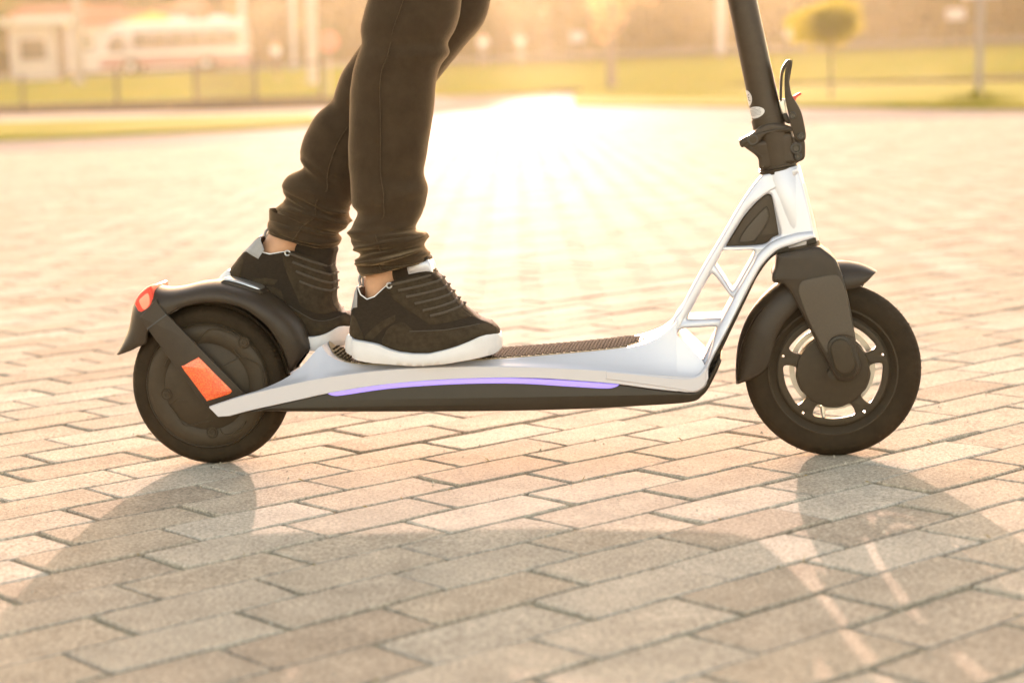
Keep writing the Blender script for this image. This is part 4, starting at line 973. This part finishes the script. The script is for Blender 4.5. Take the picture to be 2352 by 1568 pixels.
def strip(name, top, bot, m, z=0.0, kind='structure', thick=0.0):
    """ground polygon between two picture lines (both below the horizon)"""
    pts = [G(x, y) for x, y in bot] + [G(x, y) for x, y in top[::-1]]
    mb = MB(); n = len(pts); t_ = [(p.x, p.y, z) for p in pts]; b_ = [(p.x, p.y, -0.02) for p in pts]
    mb.add(t_ + b_, [tuple(range(n))] + [(i, (i + 1) % n, n + (i + 1) % n, n + i) for i in range(n)])
    o = mb.build(name, m, smooth=False); o['kind'] = kind; return o
def terrain(name, cols, m, kind='structure', nz=1):
    """cols: list of rows, each row a list of (px, py, depth)"""
    v = []; f = []; k = len(cols[0])
    for row in cols: v += [W3(*q) for q in row]
    for i in range(len(cols) - 1):
        for j in range(k - 1): f.append((i * k + j, i * k + j + 1, (i + 1) * k + j + 1, (i + 1) * k + j))
    o = obj(name, v, f, m, smooth=True, angle=180); o['kind'] = kind; return o
def gy(x, depth, z=0.0):
    """picture y of ground height z at the depth"""
    P = W3(x, 500, depth); d = (z - CAM_H) - (P - CAM).z
    return 500 - d / (UP.z) * FPX / depth * 1.0
# left verge, right verge
V1 = strip('verge', [(-500, 289), (0, 285), (350, 276), (720, 266)], [(-500, 338), (0, 325), (200, 317), (400, 308), (560, 300), (730, 290)], MT['grass'], 0.05)
V2 = strip('verge', [(1318, 212), (1600, 204), (2000, 197), (2400, 190), (2900, 178)], [(1318, 245), (1700, 247), (2100, 250), (2400, 253), (2900, 262)], MT['grass'], 0.05)
P1 = strip('path', [(-600, 266), (0, 263), (400, 258), (760, 250)], [(-600, 292), (0, 286), (350, 277), (760, 267)], MT['path'], 0.03)
# raised kerb walls
def wall_run(name, pts, h, th, m, label=None, cat=None):
    mb = MB(); Q = [G(x, y) for x, y in pts]
    for a_, b_ in zip(Q[:-1], Q[1:]):
        d = (b_ - a_).normalized(); n = Vector((-d.y, d.x, 0)) * th
        mb.add([a_, b_, b_ + n, a_ + n] + [p + Vector((0, 0, h)) for p in (a_, b_, b_ + n, a_ + n)], [(0, 1, 2, 3), (4, 5, 6, 7), (0, 1, 5, 4), (1, 2, 6, 5), (2, 3, 7, 6), (3, 0, 4, 7)])
    o = mb.build(name, m, smooth=False)
    if cat: tag(o, label, cat)
    else: o['kind'] = 'structure'
    return o
wall_run('low_wall', [(-500, 269), (0, 266), (400, 260), (790, 251)], 0.30, 0.25, MT['kerb'], 'low dark stone wall under the railing, left of the rider', 'wall')
wall_run('kerb', [(960, 219), (1100, 217), (1318, 214)], 0.16, 0.3, MT['kerb'])
wall_run('kerb', [(1318, 206), (1700, 199), (2000, 195), (2400, 188), (2900, 176)], 0.12, 0.3, MT['kerb'])
# lawns rising to the road
def row(depth, ys, xs): return [(x, y, depth) for x, y in zip(xs, ys)]
XL = [-900, -300, 0, 200, 400, 600, 800, 1000]
terrain('lawn', [row(63, [gy(x, 63, 0.1) for x in XL], XL), row(75, [gy(x, 75, 0.55) for x in XL], XL), row(90, [gy(x, 90, 1.15) for x in XL], XL), row(101, [gy(x, 101, 1.52) for x in XL], XL)], MT['grass'])
XR = [990, 1200, 1400, 1700, 2000, 2300, 2600, 3000]
terrain('lawn', [row(60 if 0 else 70, [gy(x, 70, 0.05) for x in XR], XR), row(82, [gy(x, 82, 0.5) for x in XR], XR), row(96, [gy(x, 96, 1.1) for x in XR], XR), row(112, [gy(x, 112, 1.7) for x in XR], XR)], MT['grass'])
for o in [q for q in bpy.data.objects if q.name.startswith('lawn')]: pass
XA = [-2600, -300, 300, 800, 1200, 1700, 2300, 4800]
terrain('road', [row(101, [gy(x, 101, 1.50) for x in XA], XA), row(113, [gy(x, 113, 1.70) for x in XA], XA)], MT['asphalt'])
terrain('field', [row(112.5, [gy(x, 112.5, 1.66) for x in XA], XA), row(128, [gy(x, 128, 2.2) for x in XA], XA), row(190, [gy(x, 190, 5.5) for x in XA], XA)], MT['soil'])

def place(px, py, depth):
    P = W3(px, py, depth); return P
def tilt(o): o.rotation_euler = (0, LEAN, 0)
# railing on the low wall
FB = [G(x, y) + Vector((0, 0.12, 0)) for x, y in ((-260, 268.5), (52, 265.5), (268, 262), (448, 259), (588, 256), (738, 252))]
fen = empty('railing', FB[1]); tag(fen, 'dark metal railing on the low wall in front of the left lawn', 'railing')
def rel(P): return P - FB[1]
for P in FB:
    h = 1.22; mb = MB(); q = rel(P)
    mb.add(*tube([q, q + Vector((LEAN * h, 0, h))], 0.05, 10)); mb.add(*tube([q + Vector((LEAN * h, 0, h)), q + Vector((LEAN * h, 0, h + .05))], [0.06, 0.03], 10))
    mb.build('post', MT['fence_paint'], fen)
npk = 0
for i, (a_, b_) in enumerate(zip(FB[:-1], FB[1:])):
    for hh in (1.15, 0.32) if i != 2 and i != 4 else (1.12, 0.32):
        q0, q1 = rel(a_), rel(b_); o_ = Vector((LEAN * hh, 0, hh))
        if hh > 1: fen_r = obj('top_rail', *tube([q0 + o_, q1 + o_], 0.022, 8), MT['fence_paint'], fen)
        else: obj('bottom_rail', *tube([q0 + o_, q1 + o_], 0.018, 8), MT['fence_paint'], fen)
    n = int((b_ - a_).length / 0.14); full = i == 3
    for k in range(1, n):
        q = rel(a_.lerp(b_, k / n)); h0, h1 = (0.0, 1.12) if full else (0.0, 0.34)
        if full or i in (2, 4): obj('picket', *tube([q + Vector((0, 0, h0)), q + Vector((LEAN * h1, 0, h1))], 0.014, 5), MT['fence_paint'], fen)

# poles and trunks
def pole(name, px, py, depth, r, h, m, label, cat, group=None, r2=None):
    P = place(px, py, depth); o = obj(name, *tube([(0, 0, -0.3), (LEAN * h * .5, 0, h * .5), (LEAN * h, 0, h)], [r, (r + (r2 or r)) / 2, r2 or r], 14), m)
    o.location = P; return tag(o, label, cat, group)
pole('utility_pole', 182, gy(182, 88, 1.0), 88, 0.26, 9, MT['concrete'], 'thick concrete utility pole left of the bus', 'pole', r2=0.2)
pole('utility_pole', 675, gy(675, 100, 1.5), 100, 0.14, 8, MT['white_wall'], 'thin white pole just left of the round red sign', 'pole')
pole('utility_pole', 560, gy(560, 112, 1.7), 112, 0.18, 8, MT['white_wall'], 'white pole rising above the rear end of the bus', 'pole')
pole('utility_pole', 1655, gy(1655, 104, 1.5), 104, 0.20, 9, MT['white_wall'], 'white pole on the lawn left of the handlebar stem', 'pole')
pole('utility_pole', 718, gy(718, 78, 0.65), 78, 0.2, 8, MT['white_bark'], 'pale pole beside the railing, next to the round red sign', 'pole')
# sign post on the right
sp = empty('sign_post', G(2247, 238)); tag(sp, 'grey metal post with a white board on top at the right edge', 'sign post')
obj('post', *tube([(0, 0, 0), (LEAN * 1.4, 0, 1.4)], 0.05, 14), MT['concrete'], sp)
MB().box((LEAN * 1.42, 0, 1.46), (0.52, 0.04, 0.14)).build('board', MT['paper'], sp)
mb = MB()
for i in range(160):
    t = rs.uniform(0, 6.283); r = rs.uniform(0, .42) ** 1; h = 0.16 * (1 - r / .45) + rs.uniform(0.02, 0.06)
    c = Vector((r * math.cos(t) * 1.3, r * math.sin(t), 0)); d = Vector((rs.normal(0, .03), rs.normal(0, .03), h)); w = Vector((0.01, rs.normal(0, .01), 0))
    mb.add([c - w, c + w, c + d], [(0, 1, 2)])
gt = mb.build('grass_tuft', MT['grass'], smooth=False); gt.location = G(2247, 242) + Vector((0, 0, .04)); tag(gt, 'green grass growing round the foot of the post', 'grass', kind='stuff')

# round red traffic sign
rsn = empty('traffic_sign', place(757, gy(757, 62, 0.1), 62)); tag(rsn, 'round red traffic sign on a thin pole behind the rider', 'sign')
obj('post', *tube([(0, 0, -.1), (LEAN * 1.9, 0, 1.9)], 0.035, 10), MT['concrete'], rsn)
v, f = lathe([(0.0001, -0.05), (0.32, -0.05), (0.32, -0.03), (0.0001, -0.03)], (LEAN * 1.95, 1.85), 32, False); obj('disc', v, f, MT['red_roof'], rsn)

# ---- bus
D = 106.0; bp_ = place(408, gy(408, D, 1.56), D)
bus = empty('bus', bp_); tag(bus, 'white and red minibus parked across the road on the left', 'bus')
BL, BH = 7.9, 2.75
prof = [(-3.95, 0.38), (-3.98, 0.9), (-3.80, 1.45), (-3.55, 2.15), (-3.35, 2.45), (-3.0, 2.58), (3.6, 2.62), (3.85, 2.5), (3.95, 2.2), (3.97, 0.5), (3.9, 0.38)]
for a_ in (1.0,):
    pass
def arch(cx_): return [(cx_ + 0.5 * math.cos(t), 0.42 + 0.5 * math.sin(t)) for t in np.linspace(0, math.pi, 9)]
low = [(3.9, 0.38)] + [(x, max(z, .38)) for x, z in arch(1.75)] + [(x, max(z, .38)) for x, z in arch(-2.35)]
def xz_solid(loops, half, bev, y=0):
    v, f = solid_curve(loops, half, bev, 1); return [(a_, b_ + y, c_) for a_, b_, c_ in v], f
v, f = xz_solid([prof[:-1] + low], 1.05, 0.08); obj('body', v, f, MT['bus_white'], bus)
v, f = xz_solid([[(-3.97, .45), (-3.99, .95), (-2.2, .98), (3.98, 1.0), (3.98, .45)] + [(x, max(z, .45)) for x, z in arch(1.75)] + [(x, max(z, .45)) for x, z in arch(-2.35)]], 1.065, 0.02)
obj('lower_panel', v, f, MT['bus_red'], bus)
v, f = xz_solid([[(-3.98, .98), (-3.95, 1.18), (3.98, 1.22), (3.98, 1.02), (-2, .99)]], 1.07, 0.01); obj('stripe', v, f, MT['bus_roof'], bus)
for x0, x1 in ((-3.97, -2.88), (-1.82, 1.22), (2.28, 3.97)):
    v, f = xz_solid([[(x0, .42), (x1, .42), (x1, .56), (x0, .56)]], 1.072, 0.01); obj('skirt', v, f, MT['skirt_red'], bus)
v, f = xz_solid([[(-3.3, 2.42), (-3.2, 2.72), (-2.6, 2.8), (3.5, 2.84), (3.8, 2.72), (3.85, 2.44)]], 1.0, 0.1); obj('roof', v, f, MT['bus_roof'], bus)
for cx_ in (0.2, 2.4): MB().box((cx_, 0, 2.92), (0.9, 0.8, 0.2)).build('roof_hatch', MT['bus_roof'], bus)
for i in range(6):
    x0 = -2.15 + i * 0.97; v, f = xz_solid([[(x0, 1.42), (x0 + .94, 1.43), (x0 + .94, 2.25), (x0, 2.25)]], 1.06, 0.02); obj('window', v, f, MT['bus_window'], bus)
v, f = xz_solid([[(-3.55, 1.25), (-2.6, 1.25), (-2.6, 2.15), (-3.30, 2.15)]], 1.06, 0.02); obj('cab_window', v, f, MT['bus_window'], bus)
for cx_ in (1.75, -2.35):
    for y in (-0.95, 0.95):
        v, f = lathe([(0.22, y - .1), (0.40, y - .12), (0.42, y), (0.40, y + .12), (0.22, y + .1)], (cx_, 0.42), 28); w = obj('wheel', v, f, MT['rubber'], bus)
        v, f = lathe([(0.0001, y - .11), (0.2, y - .11), (0.23, y - .05), (0.23, y + .05), (0.2, y + .11), (0.0001, y + .11)], (cx_, 0.42), 24, False); obj('rim', v, f, MT['bus_roof'], w)
for y in (-.8, .8): MB().box((-4.0, y, 0.95), (0.08, 0.25, 0.18)).build('headlight', MT['paper'], bus)

# ---- kiosk
kd = 97.0; kp = place(76, gy(76, kd, 1.35), kd); kio = empty('kiosk', kp); tag(kio, 'small white kiosk with an overhanging flat roof at the left edge', 'kiosk')
MB().box((0.1, 1.2, 1.35), (2.2, 2.4, 2.8)).build('wall', MT['white_wall'], kio, smooth=False)
MB().box((0.3, 1.1, 2.95), (3.6, 3.2, 0.35)).build('roof', MT['bus_roof'], kio, smooth=False)
MB().box((0.1, -0.03, 1.55), (1.3, 0.06, 1.0)).build('window', MT['glass'], kio, smooth=False)
MB().box((1.55, 0.1, 1.2), (0.35, 0.3, 2.5)).build('pillar', MT['bark'], kio, smooth=False)
# ---- long building with a red roof
bd = 124.0; bP = place(235, gy(235, bd, 1.9), bd); bl = empty('building', bP); tag(bl, 'long low pale building with a red tiled roof behind the bus', 'building')
MB().box((0, 4, 1.5), (11.6, 8, 3.8)).build('wall', MT['white_wall'], bl, smooth=False)
MB().add([(-6.2, -.6, 3.35), (6.2, -.6, 3.35), (6.2, 4, 4.6), (-6.2, 4, 4.6), (6.2, 8.6, 3.35), (-6.2, 8.6, 3.35), (-6.2, -.6, 3.2), (6.2, -.6, 3.2), (6.2, 8.6, 3.2), (-6.2, 8.6, 3.2)], [(0, 1, 2, 3), (3, 2, 4, 5), (0, 3, 5, 9, 6), (1, 7, 8, 4, 2), (6, 7, 1, 0), (8, 9, 5, 4), (6, 9, 8, 7)]).build('roof', MT['red_roof'], bl, smooth=False)
for i in range(6):
    w = MB().box((-5.0 + i * 2.0, -0.02, 2.0), (1.1, 0.1, 1.1)).build('window', MT['glass'], bl, smooth=False)
    MB().box((-5.0 + i * 2.0, -0.06, 1.42), (1.3, 0.16, 0.08)).build('sill', MT['bus_roof'], w, smooth=False)
# yellow canopy behind the bus
cp_ = place(360, gy(360, 116, 1.7), 116); cy = empty('canopy', cp_); tag(cy, 'yellow canvas canopy showing above the bus roof', 'canopy')
MB().add([(-1.9, -1, 3.0), (1.9, -1, 3.0), (1.9, 1, 3.0), (-1.9, 1, 3.0), (0, 0, 3.65), (-1.9, -1, 2.8), (1.9, -1, 2.8), (1.9, 1, 2.8), (-1.9, 1, 2.8)], [(0, 1, 4), (1, 2, 4), (2, 3, 4), (3, 0, 4), (5, 6, 1, 0), (6, 7, 2, 1), (7, 8, 3, 2), (8, 5, 0, 3)]).build('cover', MT['yellow_canvas'], cy, smooth=False)
for sx in (-1.8, 1.8):
    for sy in (-.9, .9): obj('post', *tube([(sx, sy, 0), (sx, sy, 2.9)], 0.04, 8), MT['fence_paint'], cy)

# ---- trees
def leafcloud(n, R, c, size, seed, squash=(1, 1, 1), hollow=0.3, spread=0.5):
    r = np.random.default_rng(seed); v = []; f = []
    lumps = [(r.normal(0, spread, 3), r.uniform(0.35, 0.6)) for _ in range(9)]
    for i in range(n):
        lc, lr = lumps[int(r.integers(len(lumps)))]
        d = r.normal(0, 1, 3); d /= np.linalg.norm(d); p = (lc * 0.9 + d * lr * r.uniform(hollow, 1) ** .5)
        p = np.array([p[0] * R * squash[0], p[1] * R * squash[1], p[2] * R * squash[2]]) + np.array(c)
        a_ = r.normal(0, 1, 3); a_ /= np.linalg.norm(a_); b_ = np.cross(a_, r.normal(0, 1, 3)); b_ /= np.linalg.norm(b_)
        s = size * r.uniform(0.6, 1.3); k = len(v)
        v += [tuple(p - a_ * s), tuple(p + b_ * s * .5), tuple(p + a_ * s), tuple(p - b_ * s * .5)]; f.append((k, k + 1, k + 2, k + 3))
    return v, f
def tree(P, h, R, m, label, n=1400, size=0.22, trunk_r=0.18, bark='bark', seed=1, squash=(1, 1, 1), group=None, clear=0.3, limbs=5, spread=0.5):
    t = empty('tree', P); tag(t, label, 'tree', group); r = np.random.default_rng(seed); mb = MB(); hc = h * clear
    mb.add(*tube([(0, 0, -.2), (LEAN * hc * .5, 0, hc * .5), (LEAN * hc, 0, hc), (LEAN * h * .8, 0, h * .75)], [trunk_r * 1.2, trunk_r, trunk_r * .85, trunk_r * .3], 10))
    for i in range(limbs):
        a_ = 6.283 * i / limbs + r.uniform(-.4, .4); z0 = r.uniform(hc, h * .6); l = R * r.uniform(.6, .9)
        mb.add(*tube([(LEAN * z0, 0, z0), (LEAN * z0 + l * .5 * math.cos(a_), l * .5 * math.sin(a_), z0 + l * .35), (LEAN * z0 + l * math.cos(a_), l * math.sin(a_), z0 + l * .6)], [trunk_r * .45, trunk_r * .3, trunk_r * .12], 7))
    mb.build('trunk', MT[bark], t)
    v, f = leafcloud(n, R, (LEAN * h * .6, 0, h - R * squash[2] * 0.75), size, seed, squash, spread=spread)
    obj('crown', v, f, m, t, smooth=False); return t
tree(place(1404, gy(1404, 72, 0.12), 72), 4.3, 1.3, MT['blossom'], 'tree with pale pink foliage in the middle of the right lawn', 1500, 0.09, 0.17, seed=3, clear=.42)
# small trimmed tree
t2 = tree(G(1908, 233), 1.86, 0.72, MT['leaf_yellow'], 'small round-headed yellow green tree on a thin stem near the right verge', 4200, 0.035, 0.022, seed=8, squash=(1.3, 1, .95), clear=.55, spread=.20)
tree(place(-20, gy(-20, 92, 1.2), 92), 5.2, 1.5, MT['leaf_green'], 'dark green tree at the far left edge beside the kiosk', 1500, 0.15, 0.2, seed=9, clear=.15, squash=(1, 1, 1.5))
kinds = [('leaf_brown', 'broad russet tree in the tree line beyond the road'), ('leaf_green', 'dull green tree in the tree line beyond the road')]
where = ['far left, behind the red roof', 'above the kiosk', 'behind the yellow canopy', 'above the rear of the bus', 'behind the thin white pole', 'behind the round red sign', 'behind the rider\'s knees', 'just right of the rider\'s knees', 'left of the pink tree', 'behind the pink tree', 'between the pink tree and the stem', 'behind the scooter\'s stem', 'behind the small round tree', 'right of the small round tree', 'left of the white board', 'behind the white board', 'at the right edge', 'beyond the right edge']
for i in range(18):
    px = -180 + i * 160; d = 133 + rs.uniform(-5, 6); kk = 'leaf_green' if (i < 4 or i > 12) and i % 2 == 0 else 'leaf_brown'
    hh = rs.uniform(8.0, 10.5)
    tree(place(px, gy(px, d, 2.3), d), hh, rs.uniform(3.2, 3.9), MT[kk], ('dull green' if kk == 'leaf_green' else 'russet') + ' tree of the tree line, ' + where[i], 3800, 0.42, 0.22, seed=100 + i, group='trees beyond the road', clear=.18, squash=(1, .8, 1.25), limbs=4)
# hedge at the foot of the tree line, one bush after another
hedge = MB(); r = np.random.default_rng(5)
hd = empty('hedge', place(1176, gy(1176, 127, 2.1), 127)); tag(hd, 'long brownish hedge along the foot of the tree line', 'hedge')
mb = MB()
for i in range(14000):
    x = r.uniform(-42, 42); y = r.uniform(-.9, .9); z = r.uniform(0, 3.2 + .35 * math.sin(x * 1.3) + .25 * math.sin(x * 3.1)); a_ = Vector(r.normal(0, 1, 3)).normalized(); b_ = a_.cross(Vector(r.normal(0, 1, 3))).normalized(); s = r.uniform(.15, .34); p = Vector((x, y, z - x * 0.0))
    mb.add([p - a_ * s, p + b_ * s * .6, p + a_ * s, p - b_ * s * .6], [(0, 1, 2, 3)])
hf = mb.build('foliage', MT['leaf_brown'], hd, smooth=False); hf['kind'] = 'stuff'

r = np.random.default_rng(21); nW = 60000
px_ = r.uniform(-62, 62, nW); pp = np.stack([px_, r.uniform(-1.5, 1.5, nW), r.uniform(0, 1, nW) * (9.0 + 1.2 * np.sin(px_ * .31) + .9 * np.sin(px_ * .83 + 1))], 1)
aa = r.normal(0, 1, (nW, 3)); aa /= np.linalg.norm(aa, axis=1)[:, None]; bb = np.cross(aa, r.normal(0, 1, (nW, 3))); bb /= np.linalg.norm(bb, axis=1)[:, None]
ss = r.uniform(.35, .6, nW)[:, None]; vv = np.stack([pp - aa * ss, pp + bb * ss * .6, pp + aa * ss, pp - bb * ss * .6], 1).reshape(-1, 3)
wdv = vv.tolist(); wdf = np.arange(nW * 4).reshape(-1, 4).tolist()
me = bpy.data.meshes.new('woodland'); me.from_pydata(wdv, [], wdf); me.update(); me.materials.append(MT['leaf_wood'])
o = bpy.data.objects.new('woodland', me); COL.objects.link(o); o.location = place(1176, gy(1176, 150, 3.0), 150); tag(o, 'far russet woodland closing the view behind the tree line', 'woodland', kind='stuff')
# ---- far people, boards
def figure(px, depth, z, h, top_m, leg_m, label, facing=0.0, stride=0.12):
    P = place(px, gy(px, depth, z), depth); s = h / 1.75
    def q(x, y, zz): return Vector((x * s, y * s, zz * s))
    V_ = [q(0, 0, .93), q(.09, 0, .88), q(.11, stride, .48), q(.11, stride * .6, .07), q(.12, stride * .6 - .16, .03), q(-.09, 0, .88), q(-.11, -stride, .48), q(-.11, -stride * 1.4, .09), q(-.12, -stride * 1.4 - .15, .03), q(0, 0, 1.15), q(0, 0, 1.38), q(0, -.01, 1.48), q(0, -.02, 1.62), q(0, -.02, 1.70), q(.19, 0, 1.36), q(.25, .03, 1.08), q(.24, -.06, .84), q(-.19, 0, 1.36), q(-.25, -.03, 1.08), q(-.24, -.12, .86)]
    E_ = [(0, 1), (1, 2), (2, 3), (3, 4), (0, 5), (5, 6), (6, 7), (7, 8), (0, 9), (9, 10), (10, 11), (11, 12), (12, 13), (10, 14), (14, 15), (15, 16), (10, 17), (17, 18), (18, 19)]
    R_ = [x * s for x in [.13, .09, .065, .045, .035, .09, .065, .045, .035, .13, .13, .06, .10, .07, .06, .045, .03, .06, .045, .03]]
    b_ = skin_body('person', V_, E_, R_, MT['skin'], P, facing, 1); tag(b_, label, 'person')
    # clothes: slightly larger shells
    def shell(nm, idx, grow, m_):
        mp = {j: i for i, j in enumerate(idx)}; vv = [V_[j] for j in idx]; ee = [(mp[a_], mp[c_]) for a_, c_ in E_ if a_ in mp and c_ in mp]
        o = skin_body(nm, vv, ee, [R_[j] * grow for j in idx], m_, (0, 0, 0), 0, 1); o.parent = b_; return o
    shell('shirt', [9, 0, 10, 14, 15, 17, 18], 1.18, top_m); shell('trousers', [0, 1, 2, 3, 5, 6, 7], 1.15, leg_m)
    hh = MB(); vv, ff = lathe([(0.0001, -.1 * s), (.07 * s, -.08 * s), (.11 * s, 0), (.07 * s, .08 * s), (0.0001, .1 * s)], (0, 1.68 * s), 14, False); hair = obj('hair', vv, ff, MT['bark'], b_)
    return b_
figure(636, 84, 0.95, 1.75, MT['paper'], MT['denim'], 'distant person in a white shirt walking behind the bus', 0.8)
figure(1112, 92, 1.2, 1.7, MT['paper'], MT['concrete'], 'distant person in white just right of the rider\'s knees', -.5)
figure(1196, 96, 1.3, 1.7, MT['paper'], MT['concrete'], 'distant person in white standing between the knees and the pink tree', .3)
def board(px, py, depth, w, h, label):
    P = place(px, gy(px, depth, 1.5), depth); up_ = (gy(px, depth, 1.5) - py) / kpx(depth)
    e = empty('signboard', P); tag(e, label, 'signboard')
    MB().box((0, 0, up_), (w, .08, h)).build('board', MT['white_wall'], e)
    for sx in (-.35, .35): obj('post', *tube([(sx * w, 0.05, -.1), (sx * w, 0.05, up_)], 0.04, 8), MT['fence_paint'], e)
board(1327, 86, 106, 0.75, 0.55, 'small white board below the pink tree\'s crown')
board(1820, 76, 106, 0.8, 0.6, 'small white board between the stem and the round tree')
board(2195, 34, 106, 1.0, 0.6, 'white board left of the grey post at upper right')
# ---- haze: closed box of even, thin air, added for warm veiling sun glow
hz = MB().box((0, 95, 6.8), (150, 210, 15.8)).build('haze', None, smooth=False)
HM = bpy.data.materials.new('haze'); HM.use_nodes = True; nt = HM.node_tree; nt.nodes.clear()
out = nt.nodes.new('ShaderNodeOutputMaterial'); pv = nt.nodes.new('ShaderNodeVolumePrincipled')
pv.inputs['Color'].default_value = (0.97, 0.86, 0.58, 1); pv.inputs['Density'].default_value = HAZE_DENSITY; pv.inputs['Anisotropy'].default_value = HAZE_G
nt.links.new(pv.outputs[0], out.inputs['Volume']); hz.data.materials.append(HM); hz['kind'] = 'stuff'
